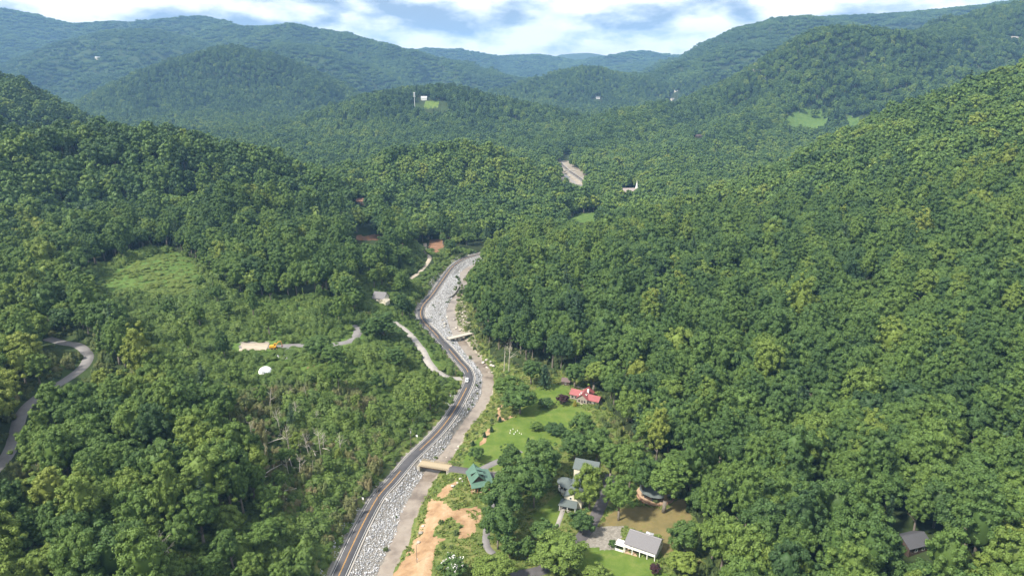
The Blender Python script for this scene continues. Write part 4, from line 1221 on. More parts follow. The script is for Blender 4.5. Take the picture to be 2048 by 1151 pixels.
def gable_roof(x0, x1, y0, y1, ze, zr, axis='x', over=.45, t=.16, lift=.2):
    """two thick planes meeting at the ridge, with overhang"""
    if axis == 'x':
        ym = (y0 + y1) / 2; k = (zr - ze) / (ym - y0)
        a = ze - over * k + lift; r_ = zr + lift
        return [slab((x0 - over, y0 - over, a), (x1 + over, y0 - over, a), (x1 + over, ym, r_), (x0 - over, ym, r_), t),
                slab((x0 - over, ym + .002, r_ - .004), (x1 + over, ym + .002, r_ - .004), (x1 + over, y1 + over, a), (x0 - over, y1 + over, a), t)]
    xm = (x0 + x1) / 2; k = (zr - ze) / (xm - x0)
    a = ze - over * k + lift; r_ = zr + lift
    return [slab((x0 - over, y0 - over, a), (xm, y0 - over, r_), (xm, y1 + over, r_), (x0 - over, y1 + over, a), t),
            slab((xm + .002, y0 - over, r_ - .004), (x1 + over, y0 - over, a), (x1 + over, y1 + over, a), (xm + .002, y1 + over, r_ - .004), t)]
def ribs(x0, x1, y0, y1, ze, zr, axis, over=.45, lift=.2, step=.9, n_max=40):
    """standing seams of a metal roof"""
    out = []
    if axis == 'x':
        ym = (y0 + y1) / 2; k = (zr - ze) / (ym - y0)
        for x in np.arange(x0 - over + .2, x1 + over, step):
            for (ya, yb) in ((y0 - over, ym), (y1 + over, ym)):
                za = ze - over * k + lift; out.append(tube((x, ya, za + .02), (x, yb, zr + lift + .02), .035, .035, 4))
    else:
        xm = (x0 + x1) / 2; k = (zr - ze) / (xm - x0)
        for y in np.arange(y0 - over + .2, y1 + over, step):
            for (xa, xb) in ((x0 - over, xm), (x1 + over, xm)):
                za = ze - over * k + lift; out.append(tube((xa, y, za + .02), (xb, y, zr + lift + .02), .035, .035, 4))
    return out
def window(parent, cx, cy, cz, w, h, face, frame=None):
    """framed pane on a wall; face: -y, +y, -x or +x"""
    d = .05
    def bx(a0, a1, b0, b1, dd0, dd1):
        if face == '-y': return box_vf(cx + a0, cx + a1, cy - dd1, cy - dd0, cz + b0, cz + b1)
        if face == '+y': return box_vf(cx + a0, cx + a1, cy + dd0, cy + dd1, cz + b0, cz + b1)
        if face == '-x': return box_vf(cx - dd1, cx - dd0, cy + a0, cy + a1, cz + b0, cz + b1)
        return box_vf(cx + dd0, cx + dd1, cy + a0, cy + a1, cz + b0, cz + b1)
    f = .09
    o = part('window', parent, frame or TRIM, bx(-w / 2, w / 2, -h / 2, -h / 2 + f, -.02, d), bx(-w / 2, w / 2, h / 2 - f, h / 2, -.02, d),
             bx(-w / 2, -w / 2 + f, -h / 2 + f, h / 2 - f, -.02, d), bx(w / 2 - f, w / 2, -h / 2 + f, h / 2 - f, -.02, d))
    part('pane', o, GLASS, bx(-w / 2 + f, w / 2 - f, -h / 2 + f, h / 2 - f, -.02, d * .5))
    return o
def door(parent, cx, cy, z0, w, h, face, mat=None):
    s = {'-y': box_vf(cx - w / 2, cx + w / 2, cy - .06, cy + .02, z0, z0 + h), '+x': box_vf(cx - .02, cx + .06, cy - w / 2, cy + w / 2, z0, z0 + h),
         '-x': box_vf(cx - .06, cx + .02, cy - w / 2, cy + w / 2, z0, z0 + h)}[face]
    o = part('door', parent, mat or BROWNWOOD, s)
    part('handle', o, GALV, box_vf(cx + w * .34, cx + w * .34 + .06, cy - .1, cy - .06, z0 + 1.0, z0 + 1.12) if face == '-y' else box_vf(cx + (.06 if face == '+x' else -.1), cx + (.1 if face == '+x' else -.06), cy + w * .34, cy + w * .34 + .06, z0 + 1, z0 + 1.12))
    return o
def frame_from(pa, pb):
    """base point pa and heading of pa -> pb from two photo points on the ground"""
    A, B = ground_px(*pa), ground_px(*pb)
    d = B - A
    return A, math.atan2(d[1], d[0]), float(np.hypot(d[0], d[1]))

# ------------------------------------------------------------------ white house with porch
A, rz, L = frame_from((1249, 1104), (1310, 1121))
zb = min(A[2], gz(A[0] + L * math.cos(rz), A[1] + L * math.sin(rz)))
h = empty('white_house', (A[0], A[1], zb), rz, 'white two-storey house with grey shingle roof and long columned porch', 'house')
W_ = 9.2
part('wall', h, WHITE, gable_walls(0.1, L - .1, 2.4, W_, -1.5, 4.4, 6.6))
part('roof', h, SHINGLE, slab((-.4, -.5, 4.35), (L + .4, -.5, 4.35), (L + .4, W_ / 2 + 1.2, 7.0), (-.4, W_ / 2 + 1.2, 7.0), .18),
     slab((-.4, W_ / 2 + 1.2, 6.995), (L + .4, W_ / 2 + 1.2, 6.995), (L + .4, W_ + .4, 4.55), (-.4, W_ + .4, 4.55), .18))
part('ridge_cap', h, paint('pale_ridge', (.33, .315, .32), var=.1), box_vf(-.4, L + .4, W_ / 2 + 1.05, W_ / 2 + 1.35, 6.98, 7.05))
part('porch_deck', h, DECK, box_vf(-.1, L + .1, -.35, 2.39, .25, .42), box_vf(-.1, L + .1, -.33, -.18, -1.5, .25))
part('porch_beam', h, TRIM, box_vf(-.05, L + .05, -.28, -.02, 2.75, 3.65), label='broad white beam band under the porch eave')
for i in range(5):
    x = .15 + (L - .3) * i / 4
    part('porch_post', h, TRIM, box_vf(x - .13, x + .13, -.36, -.1, .42, 4.2))
for i in range(4):
    x = 1.7 + (L - 3.2) * i / 3
    if i == 1: door(h, x, 2.4, .45, 1.0, 2.1, '-y')
    else: window(h, x, 2.4, 1.6, 1.5, 1.5, '-y')
for x in (2.2, L * .5, L - 2.2): window(h, x, 2.4, 3.75, 1.1, .9, '-y')
for y, z in ((4.3, 3.4), (7.2, 3.4)): window(h, L - .1, y, z, .8, 1.2, '+x')
part('chair', h, BROWNWOOD, box_vf(L * .36, L * .36 + .6, 1.2, 1.8, .42, .9), box_vf(L * .36, L * .36 + .6, 1.75, 1.85, .9, 1.5))
lt = part('side_porch', h, TRIM, *[box_vf(x - .1, x + .1, y - .1, y + .1, -.4, 2.5) for x in (-3.9, -.4) for y in (-.1, 3.2)], box_vf(-4.1, -.2, -.3, 3.5, 2.5, 2.62), box_vf(-4.0, -.3, -.2, -.1, -.2, .8), box_vf(-4.05, -3.95, -.1, 3.2, -.2, .8), label='white lattice side porch with flat roof')
part('wall_panel', lt, WHITE, box_vf(-3.9, -.5, 3.1, 3.2, -.4, 2.5)); part('opening', lt, GLASS, box_vf(-3.0, -1.4, 3.03, 3.09, .4, 1.9))
G = Geo()
cx, cy = 5.8, W_ + 2.4
for i in range(4):
    a, b = i * math.pi / 2 + .78, (i + 1) * math.pi / 2 + .78
    G.add([(cx + 2.2 * math.cos(a), cy + 2.2 * math.sin(a), 2.5), (cx + 2.2 * math.cos(b), cy + 2.2 * math.sin(b), 2.5), (cx, cy, 3.5)], [(0, 1, 2), (2, 1, 0)])
c0 = Matrix.Rotation(rz, 4, 'Z') @ Vector((cx, cy, 0)); base = np.array([A[0] + c0.x, A[1] + c0.y])
can = empty('garden_canopy', (base[0], base[1], gz(*base)), rz, 'small grey peaked canopy behind the white house', 'canopy')
me_ = Geo()
for v_, f_ in [(np.array(V) - np.array([cx, cy, 0]), None) for V in G.V]: me_.add(v_, [(0, 1, 2)])
add_obj('canopy_top', me_.mesh('canopy_top', paint('grey_canvas', (.45, .45, .48), var=.08)), can)
for sx in (-1, 1):
    for sy in (-1, 1): part('leg', can, GALV, tube((sx * 1.45, sy * 1.45, -.3), (sx * 1.45, sy * 1.45, 2.55), .05, .05, 6))

# ------------------------------------------------------------------ green-roofed log cabin
C_ = ground_px(962, 972)
fl, fr = at_z(944, 976, 3.0), at_z(982, 970, 3.0)
rz = math.atan2(fr[1] - fl[1], fr[0] - fl[0])
h = empty('log_cabin', (C_[0], C_[1], C_[2]), rz, 'log cabin with green metal roof and dormers beside the bridge lane', 'cabin')
x0, x1, y0, y1 = -4.6, 2.0, -1.2, 8.6
part('wall', h, LOG, gable_walls(x0, x1, y0, y1, -2, 3.3, 6.6, 'y'))
rf = part('roof', h, GREENMETAL, *gable_roof(x0, x1, y0, y1, 3.3, 6.6, 'y', .6))
part('seam', rf, GREENMETAL, *ribs(x0, x1, y0, y1, 3.3, 6.6, 'y', .6))
pr_ = part('porch_roof', h, GREENMETAL, slab((x0 - .9, y0 - 3.6, 2.75), (x1 + 3.6, y0 - 3.6, 2.75), (x1 + .35, y0 - .1, 3.55), (x0 - .5, y0 - .1, 3.55), .14),
     slab((x1 + 3.6, y0 - 3.6, 2.75), (x1 + 3.6, y1 + .2, 2.75), (x1 + .2, y1 + .2, 3.6), (x1 + .2, y0 - .1, 3.6), .14))
part('gable_face', h, BROWNWOOD, ([(x0 + .2, y0 - .03, 3.35), (x1 - .2, y0 - .03, 3.35), ((x0 + x1) / 2, y0 - .03, 6.45)], [(0, 1, 2)]), label='dark front gable under the green roof')
for sx, yy in ((1, 1.5), (1, 5.0), (-1, 3.4)):
    xm = (x0 + x1) / 2; xo = xm + sx * 2.55
    d_ = part('dormer', h, BROWNWOOD, box_vf(min(xm + sx * .6, xo), max(xm + sx * .6, xo), yy - .9, yy + .9, 4.0, 5.65))
    part('dormer_roof', d_, GREENMETAL, slab((xo + sx * .35, yy - 1.2, 5.62), (xo + sx * .35, yy + 1.2, 5.62), (xm + sx * .2, yy + 1.2, 6.55), (xm + sx * .2, yy - 1.2, 6.55), .1))
    part('pane', d_, GLASS, box_vf(xo - .02 if sx > 0 else xo - .05, xo + .05 if sx > 0 else xo + .02, yy - .6, yy + .6, 4.6, 5.4))
for i in range(5):
    x = x0 - .6 + (x1 + 3.9 - x0) * i / 4
    part('porch_post', h, LOG, tube((x, y0 - 3.3, -1.5), (x, y0 - 3.3, 2.7), .14, .12, 7))
for y in (y0 + 2.5, y0 + 6, y1 - .2): part('porch_post', h, LOG, tube((x1 + 3.3, y, -1.5), (x1 + 3.3, y, 2.7), .14, .12, 7))
part('porch_deck', h, DECK, box_vf(x0 - .7, x1 + 3.5, y0 - 3.5, y0, -.1, .1))
door(h, -1.3, y0, .1, 1.0, 2.1, '-y')
for x in (-3.4, .8): window(h, x, y0, 1.6, 1.1, 1.2, '-y')
for y in (1.5, 5.5): window(h, x0, y, 1.6, 1.1, 1.2, '-x')

# ------------------------------------------------------------------ turreted house
F0, B0 = ground_px(1130, 1020), ground_px(1158, 962)
rz = math.atan2(B0[1] - F0[1], B0[0] - F0[0]) - math.pi / 2
h = empty('turreted_house', (F0[0], F0[1], F0[2]), rz, 'cream house with slate roofs and round turret half hidden by trees', 'house'); h.scale = (1.15, 1.15, 1.1)
part('wall', h, CREAM, gable_walls(-1.2, 5.6, 2.4, 9.0, -1, 4.6, 6.6, 'y'))
part('roof', h, DARKSHINGLE, *gable_roof(-1.2, 5.6, 2.4, 9.0, 4.6, 6.6, 'y', .4))
part('wall', h, CREAM, box_vf(-.6, 7.0, 9.01, 17.0, -1, 5.6)); part('roof', h, DARKSHINGLE, *gable_roof(-.6, 7.0, 8.9, 17.0, 5.6, 8.0, 'y', .4))
part('wall', h, CREAM, gable_walls(-1.5, 7.5, 17.01, 24.5, -1, 8.2, 10.6, 'x')); part('roof', h, DARKSHINGLE, *gable_roof(-1.5, 7.5, 17.2, 24.5, 8.2, 10.6, 'x', .5))
part('porch_roof', h, DARKSHINGLE, slab((-2.6, -.9, 2.35), (4.6, -.9, 2.35), (4.2, 2.38, 3.5), (-2.0, 2.38, 3.5), .15))
for x in (-2.0, 1.0, 4.0): part('porch_post', h, TRIM, box_vf(x - .1, x + .1, -.7, -.5, -.6, 2.3))
part('porch_floor', h, CONCRETE, box_vf(-2.4, 4.4, -.9, 2.38, -.6, .1))
window(h, 1.4, 2.4, 4.2, .9, 1.1, '-y'); window(h, -.6, 2.4, 1.6, 1.0, 1.2, '-y'); door(h, 2.6, 2.4, .1, 1.0, 2.0, '-y')
window(h, -1.2, 5.5, 3.0, 1.0, 1.2, '-x')
def ring_wall(cx, cy, R_, z0, z1, n=20):
    return tube((cx, cy, z0), (cx, cy, z1), R_, R_, n)
tu = part('turret', h, CREAM, ring_wall(-2.2, 10.6, 2.5, -1, 5.2))
part('balcony_wall', tu, TRIM, ring_wall(-2.6, 10.4, 3.2, 2.4, 3.3)); part('turret_roof', tu, DARKSHINGLE, tube((-2.4, 10.5, 5.2), (-2.0, 10.6, 7.3), 3.9, .2, 24))
for a in (3.4, 4.0, 4.6):
    x, y = -2.2 + 2.5 * math.cos(a), 10.6 + 2.5 * math.sin(a)
    part('pane', tu, GLASS, tube((x, y, 3.5), (x, y, 4.9), .55, .55, 8))
for a in (2.8, 3.5, 4.2, 4.9):
    x, y = -2.6 + 3.1 * math.cos(a), 10.4 + 3.1 * math.sin(a)
    part('turret_post', tu, BROWNWOOD, tube((x, y, -1), (x, y, 5.2), .12, .12, 6))

# ------------------------------------------------------------------ red-roofed house
C_ = ground_px(1163, 806); a_, b_ = at_z(1130, 793, 4), at_z(1190, 806, 4)
rz = math.atan2(b_[1] - a_[1], b_[0] - a_[0])
rz = max(-.75, min(.75, rz))
h = empty('red_roofed_house', (C_[0], C_[1], C_[2]), rz, 'rambling house with bright red metal roof beside the lawn', 'house'); h.scale = (.9, .9, .9)
part('wall', h, STONE, gable_walls(-3.2, 3.6, 0, 12, -2, 3.4, 6.2, 'y')); m_ = part('roof', h, REDMETAL, *gable_roof(-3.2, 3.6, 0, 12, 3.4, 6.2, 'y', .6))
part('seam', m_, REDMETAL, *ribs(-3.2, 3.6, 0, 12, 3.4, 6.2, 'y', .6))
part('wall', h, STONE, gable_walls(-9.2, -3.21, 3.5, 10.5, -2, 3.0, 5.2, 'x')); part('roof', h, REDMETAL, *gable_roof(-9.2, -1.2, 3.5, 10.5, 3.0, 5.2, 'x', .55))
part('wall', h, STONE, gable_walls(3.61, 10.4, 1.0, 8.0, -2, 2.9, 4.9, 'x')); part('roof', h, REDMETAL, *gable_roof(1.6, 10.4, 1.0, 8.0, 2.9, 4.9, 'x', .55))
part('chimney', h, WHITE, box_vf(1.2, 2.4, 6.0, 7.0, 3.5, 7.2))
for x, y in ((-1.9, 5.0), (1.9, 3.0), (-1.7, 2.0)):
    zt = 6.4 - 2.8 / 3.4 * abs(x - .2) + .2
    sk = part('skylight', h, TRIM, box_vf(x - .5, x + .5, y - .6, y + .6, zt - .5, zt + .28)); part('pane', sk, GLASS, box_vf(x - .4, x + .4, y - .5, y + .5, zt + .285, zt + .3))
for x in (-7.5, -5.2): window(h, x, 3.5, 1.4, 1.3, 1.3, '-y', BROWNWOOD)
for x in (-1.6, 2.0): window(h, x, 0, 1.5, 1.1, 1.3, '-y', BROWNWOOD)
for x in (5.5, 8.3): window(h, x, 1.0, 1.4, 1.2, 1.2, '-y', BROWNWOOD)
door(h, .3, 0, .1, 1.0, 2.1, '-y'); part('step', h, CONCRETE, box_vf(-.6, 1.2, -1.2, -.02, -.4, .08))

# ------------------------------------------------------------------ shed, round house, hillside house, roof in the trees
def simple_house(name, label, cat, P, rz, L_, W2, ze, zr, wall, roof_, axis='x', wins=2, base=-2.0, extra=None):
    h = empty(name, (P[0], P[1], P[2]), rz, label, cat)
    part('wall', h, wall, gable_walls(-L_ / 2, L_ / 2, 0, W2, base, ze, zr, axis)); part('roof', h, roof_, *gable_roof(-L_ / 2, L_ / 2, 0, W2, ze, zr, axis, .4))
    for i in range(wins):
        x = -L_ / 2 + L_ * (i + 1) / (wins + 1); window(h, x, 0, ze * .55, min(1.2, L_ * .16), 1.3, '-y')
    door(h, -L_ / 2 + L_ * .12, 0, 0, .95, 2.05, '-y')
    return h
simple_house('garden_shed', 'small dark brown shed under trees behind the red-roofed house', 'shed', ground_px(1131, 770), -.25, 4.6, 4.2, 2.3, 3.9, BROWNWOOD, paint('brown_shingle', (.13, .09, .085), var=.2, scale=5), 'x', 1)
C_ = ground_px(1316, 1006)
h = empty('round_house', (C_[0], C_[1], C_[2]), 0, 'round house with grey-green roof and reddish deck rail behind big tree', 'house')
part('wall', h, BROWNWOOD, tube((0, 6, -2), (0, 6, 3.2), 5.6, 5.6, 12))
part('roof', h, DARKSHINGLE, tube((0, 6, 3.2), (0, 6, 5.4), 7.2, .5, 12))
part('deck', h, DECK, tube((0, 6, .3), (0, 6, .5), 8.4, 8.4, 24))
part('rail', h, BRICKRED, *[tube((8.3 * math.cos(a), 6 + 8.3 * math.sin(a), z), (8.3 * math.cos(a + .262), 6 + 8.3 * math.sin(a + .262), z), .09, .09, 5) for a in np.arange(3.14, 6.2, .262) for z in (.95, 1.45)],
     *[slab((8.32 * math.cos(a), 6 + 8.32 * math.sin(a), .5), (8.32 * math.cos(a + .262), 6 + 8.32 * math.sin(a + .262), .5), (8.34 * math.cos(a + .262), 6 + 8.34 * math.sin(a + .262), -.8), (8.34 * math.cos(a), 6 + 8.34 * math.sin(a), -.8), .05) for a in np.arange(3.14, 6.2, .262)])
for a in np.arange(3.14, 6.3, .524): part('rail_post', h, BRICKRED, tube((8.3 * math.cos(a), 6 + 8.3 * math.sin(a), -1.5), (8.3 * math.cos(a), 6 + 8.3 * math.sin(a), 1.55), .1, .1, 6))
for a in (3.6, 4.3, 5.0):
    part('pane', h, GLASS, tube((5.45 * math.cos(a), 6 + 5.45 * math.sin(a), .9), (5.45 * math.cos(a), 6 + 5.45 * math.sin(a), 2.6), .7, .7, 8))
C_ = ground_px(757, 607)
h = empty('hillside_house', (C_[0], C_[1], C_[2]), -.28, 'cream house with steep grey roof on the slope above the highway', 'house')
part('wall', h, CREAM, gable_walls(-4.6, 4.6, 0, 8.5, -4, 4.2, 8.0, 'x')); part('roof', h, SHINGLE, *gable_roof(-4.6, 4.6, 0, 8.5, 4.2, 8.0, 'x', .5))
part('wing', h, CREAM, gable_walls(2.4, 7.4, -3.2, 4.0, -4, 2.6, 4.4, 'y')); part('wing_roof', h, paint('cream_roof', (.52, .46, .36), var=.1), *gable_roof(2.4, 7.4, -3.2, 4.0, 2.6, 4.4, 'y', .35))
window(h, -2.2, 0, 2.8, 1.0, 1.2, '-y'); window(h, .6, 0, 2.8, 1.0, 1.2, '-y'); window(h, 4.9, -3.2, 1.2, 1.2, 1.2, '-y'); window(h, 4.6, 4.6, 5.6, .9, 1.1, '+x'); door(h, -.8, 0, 0, 1, 2.1, '-y')
simple_house('wooded_cottage', 'cottage with dark roof buried among trees in the lower right', 'house', ground_px(1838, 1106), .3, 10, 8, 3.2, 5.6, BROWNWOOD, paint('charcoal_roof', (.085, .085, .095), var=.2, scale=5), 'x', 2)

# ------------------------------------------------------------------ dome and excavator on the hillside
C_ = ground_px(531, 744)
h = empty('dome_tent', (C_[0], C_[1], C_[2] + .2), 0, 'white dome tent on the slope below the excavator', 'dome')
G = Geo(); Rd = 3.7; rings = [(0, 1.0), (.32, .96), (.62, .80), (.85, .55), (.97, .25)]
n_ = 18
V = [(Rd * c * math.cos(i * 2 * math.pi / n_ + j * math.pi / n_), Rd * c * math.sin(i * 2 * math.pi / n_ + j * math.pi / n_), Rd * .82 * z) for j, (z, c) in enumerate(rings) for i in range(n_)] + [(0, 0, Rd * .82)]
F = []
for j in range(len(rings) - 1):
    for i in range(n_):
        a, b = j * n_ + i, j * n_ + (i + 1) % n_
        F += [(a, b, a + n_), (b, b + n_, a + n_)]
F += [(4 * n_ + i, 4 * n_ + (i + 1) % n_, 5 * n_) for i in range(n_)]
G.add(V, F); add_obj('shell', G.mesh('shell', FABRIC), h)
part('base_ring', h, GALV, tube((0, 0, -1.5), (0, 0, .12), Rd + .05, Rd + .05, 24))
part('entrance', h, paint('grey_fabric', (.55, .56, .58), var=.05), box_vf(-.7, .7, -Rd - .35, -Rd + .3, -.5, 2.1))
C_ = ground_px(548, 697)
h = empty('excavator', (C_[0], C_[1], C_[2]), .12, 'yellow excavator parked at the edge of the hillside driveway', 'excavator')
for y in (-1.15, 1.15):
    t_ = part('track', h, RUBBER, box_vf(-1.7, 1.7, y - .28, y + .28, .12, .75), tube((-1.7, y - .28, .43), (-1.7, y + .28, .43), .40, .40, 10), tube((1.7, y - .28, .43), (1.7, y + .28, .43), .40, .40, 10))
    for x in (-1.7, 0, 1.7): part('track_wheel', t_, YELLOW, tube((x, y - .31, .43), (x, y + .31, .43), .25, .25, 10))
part('undercarriage', h, RUBBER, box_vf(-.8, .8, -.87, .87, .3, .85), tube((0, 0, .85), (0, 0, 1.05), .75, .75, 14))
part('body', h, YELLOW, box_vf(-2.0, 1.2, -1.25, 1.25, 1.05, 1.75), box_vf(-1.9, .1, -1.2, 1.2, 1.752, 2.25), label='yellow machine deck with engine cover')
part('counterweight', h, YELLOW, box_vf(-2.5, -2.002, -1.2, 1.2, 1.0, 2.1))
cab = part('cab', h, YELLOW, box_vf(.12, 1.35, .3, 1.25, 1.752, 1.95), box_vf(.12, 1.35, .3, 1.25, 2.95, 3.05), *[box_vf(x - .05, x + .05, y - .05, y + .05, 1.95, 2.95) for x in (.18, 1.29) for y in (.36, 1.19)])
part('cab_glass', cab, GLASS, box_vf(.2, 1.27, .4, 1.15, 1.95, 2.95))
part('boom', h, YELLOW, tube((1.0, -.1, 1.7), (2.7, -.1, 4.3), .3, .26, 6), tube((2.65, -.1, 4.25), (4.4, -.1, 4.7), .28, .2, 6))
part('stick', h, paint('worn_orange', (.52, .25, .09), var=.2), tube((4.3, -.1, 4.9), (4.9, -.1, 2.2), .22, .16, 6)); part('hydraulic_ram', h, GALV, tube((1.6, -.1, 2.0), (2.9, -.1, 4.1), .08, .08, 6))
part('bucket', h, STEEL, ([(4.6, -.6, 2.2), (5.2, -.6, 2.1), (5.1, -.6, 1.0), (4.3, -.6, 1.2), (4.6, .4, 2.2), (5.2, .4, 2.1), (5.1, .4, 1.0), (4.3, .4, 1.2)], [(0, 1, 2, 3), (7, 6, 5, 4), (0, 4, 5, 1), (1, 5, 6, 2), (2, 6, 7, 3)]))
USED = {}
def where(u, v, marks):
    """which way and how far from the closest landmark a thing appears"""
    dist, (mk, mu, mv) = min(((math.hypot(u - m[1], v - m[2]), m) for m in marks), key=lambda q_: q_[0])
    sec = SECT[int(((math.atan2(mv - v, u - mu) + math.pi / 8) % (2 * math.pi)) / (math.pi / 4)) % 8]
    return f"{'just ' if dist < 25 else '' if dist < 60 else 'well ' if dist < 110 else 'far '}{sec} the {mk}"
SLOPE_MARKS = [('white dome', 530, 733), ('excavator', 550, 693), ('bright meadow', 300, 555), ('cream hillside house', 757, 596), ('upper hill road bend', 172, 713), ('highway junction sign', 834, 876), ('low roadside sign', 726, 1002), ('bottom left wood', 480, 1010)]
# ------------------------------------------------------------------ bridges
def bridge(name, label, A, B, w, deck_mat, rail_mat, pier_mat, thick=.55, rail_h=.9, posts=12, arch=False):
    A, B = np.asarray(A, float), np.asarray(B, float)
    d = B - A; L = float(np.hypot(d[0], d[1])); rz = math.atan2(d[1], d[0])
    h = empty(name, (A[0], A[1], A[2]), rz, label, 'bridge')
    part('deck', h, deck_mat, box_vf(-.6, L + .6, -w / 2, w / 2, -.25, 0.03))
    for s in (-1, 1):
        part('girder', h, pier_mat, box_vf(.2, L - .2, s * w * .36 - .18, s * w * .36 + .18, -.25 - thick, -.255))
        part('curb', h, rail_mat, box_vf(-.6, L + .6, s * (w / 2) - .16, s * (w / 2) + .16, .035, .20))
        if posts:
            for i in range(posts):
                x = .1 + (L - .2) * i / (posts - 1)
                part('rail_post', h, rail_mat, box_vf(x - .09, x + .09, s * (w / 2) - .09, s * (w / 2) + .09, .205, rail_h))
            part('rail', h, rail_mat, box_vf(-.1, L + .1, s * (w / 2) - .07, s * (w / 2) + .07, rail_h + .002, rail_h + .16))
    for x in (-.3, L + .3): part('abutment', h, CONCRETE, box_vf(x - .7, x + .7, -w / 2 - .3, w / 2 + .3, -6.5, -.26))
    return h, L
lane = SIDE_L['meadow_lane'][1]
d1 = poly_dist(lane[:, 0], lane[:, 1], CREEK)[0]; kk = np.where(d1 < 9.0)[0]
b1, L1 = bridge('lane_bridge', 'tan timber bridge carrying the lane over the creek to the cabin', (*lane[kk[0]][:2], .05), (*lane[kk[-1]][:2], .05), 5.0, TIMBER, TIMBER, STEEL, .7, .8, 13)
b2, L2 = bridge('footbridge', 'pale concrete bridge over the rocky creek below the upper bend', BRIDGE2[0], BRIDGE2[1], 4.0, CONCRETE, CONCRETE, CONCRETE, .6, .7, 0)
part('pier', b2, CONCRETE, box_vf(L2 * .36, L2 * .44, -1.6, 1.6, -6.5, -.86))
part('stone_arch', b2, paint('arch_stone', (.36, .33, .29), var=.25, scale=2), *[slab((L2 * .52 + 2.6 * math.cos(a), -2.3, -3.9 + 2.6 * math.sin(a)), (L2 * .52 + 2.6 * math.cos(a + .35), -2.3, -3.9 + 2.6 * math.sin(a + .35)), (L2 * .52 + 2.6 * math.cos(a + .35), 2.3, -3.9 + 2.6 * math.sin(a + .35)), (L2 * .52 + 2.6 * math.cos(a), 2.3, -3.9 + 2.6 * math.sin(a)), .3) for a in np.arange(.2, 2.9, .35)])
fa = at_z(1126, 341, .2); fb = at_z(1152, 340, .2)
bridge('valley_bridge', 'far bridge crossing the pale creek bed in the valley gap', fa, fb, 5, CONCRETE, CONCRETE, CONCRETE, .8, .8, 0)
ap = part('approach', b2, M_DARKROAD, box_vf(-9.0, -1.0, -2.2, 2.2, -.14, -.02))

# ------------------------------------------------------------------ car
P = at_z(934, 760, 0.02)
k = np.argmin(np.hypot(ROAD[:, 0] - P[0], ROAD[:, 1] - P[1])); T_ = ROAD[k + 1] - ROAD[k - 1]; T_ /= np.linalg.norm(T_)
side = np.array([T_[1], -T_[0]])
pos = ROAD[k] - side * 1.25
h = empty('white_car', (pos[0], pos[1], 0.0), math.atan2(-T_[1], -T_[0]), 'white car driving down the highway bend', 'car')
def profile(pts, w, inset=0.0):
    n = len(pts)
    V = [(x, -w / 2 + (inset if z > 1.0 else 0), z) for x, z in pts] + [(x, w / 2 - (inset if z > 1.0 else 0), z) for x, z in pts]
    return V, [tuple(range(n))[::-1], tuple(range(n, 2 * n))] + [(i, (i + 1) % n, n + (i + 1) % n, n + i) for i in range(n)]
part('body', h, CARPAINT, profile([(-2.2, .35), (2.2, .35), (2.25, .75), (2.1, .98), (1.0, 1.05), (-2.15, 1.08), (-2.25, .8)], 1.85))
cb = part('cabin', h, GLASS, profile([(1.0, 1.04), (.35, 1.55), (-1.6, 1.58), (-2.05, 1.06)], 1.75, .14))
part('roof_panel', cb, CARPAINT, box_vf(-1.62, .38, -.72, .72, 1.56, 1.64))
for x in (-1.35, 1.4):
    for y in (-.86, .86):
        w_ = part('wheel', h, RUBBER, tube((x, y - .1, .33), (x, y + .1, .33), .33, .33, 14)); part('rim', w_, GALV, tube((x, y - .12, .33), (x, y + .12, .33), .18, .18, 10))
for y in (-.65, .65): part('headlight', h, LAMP, box_vf(2.18, 2.28, y - .18, y + .18, .68, .85)); part('tail_light', h, paint('tail_red', (.4, .03, .02), var=.05), box_vf(-2.27, -2.18, y - .15, y + .15, .72, .92))
part('bumper', h, paint('dark_bumper', (.06, .06, .065), var=.1), box_vf(2.2, 2.3, -.85, .85, .36, .52), box_vf(-2.3, -2.2, -.85, .85, .36, .52))

# ------------------------------------------------------------------ utility poles and wires
POLE_TOPS = []
def utility_pole(u, v, hgt, label, arm_dir=None, arms=1, transformer=False):
    g = ground_px(u, v)
    h = empty('utility_pole', (g[0], g[1], g[2]), arm_dir or 0.0, label, 'utility pole', 'poles along the highway')
    part('shaft', h, POLEWOOD, tube((0, 0, -1.2), (0, 0, hgt), .17, .11, 8))
    for i in range(arms):
        z = hgt - .45 - .9 * i
        part('crossarm', h, POLEWOOD, box_vf(-1.2, 1.2, .12, .24, z, z + .14))
        for x in (-1.1, -.4, .4, 1.1): part('insulator', h, GALV, tube((x, .18, z + .14), (x, .18, z + .32), .05, .04, 6))
    if transformer: part('transformer', h, GALV, tube((.32, 0, hgt - 2.4), (.32, 0, hgt - 1.4), .22, .22, 10))
    POLE_TOPS.append((np.array([g[0], g[1], g[2] + hgt - .15]), arm_dir or 0.0))
    return h
PL = [(757, 1010, 9.5, 'wooden utility pole with crossarm at the road edge low in the picture', -.6, 1, False),
      (822, 892, 10, 'utility pole leaning out of the vines above the lane junction', -.75, 1, True),
      (872, 815, 10, 'utility pole in the vines beside the straight highway stretch', -.8, 1, False),
      (911, 752, 9.5, 'utility pole beside the driveway mouth at the highway bend', -.3, 1, False),
      (887, 708, 9.5, 'utility pole at the edge of the highway above the bend', .5, 1, False),
      (859, 672, 9.5, 'dark utility pole opposite the concrete bridge', .6, 1, True),
      (846, 655, 9.0, 'utility pole hung with vines at the tight upper bend', .9, 1, False)]
for a in PL: utility_pole(*a)
def wire(a, b, sag, n=10, rad=.04):
    t = np.linspace(0, 1, n + 1)[:, None]; p = a + (b - a) * t; p[:, 2] -= sag * 4 * (t * (1 - t))[:, 0]
    G = Geo(); tube_path(G, list(p), [rad] * (n + 1), 4); return G
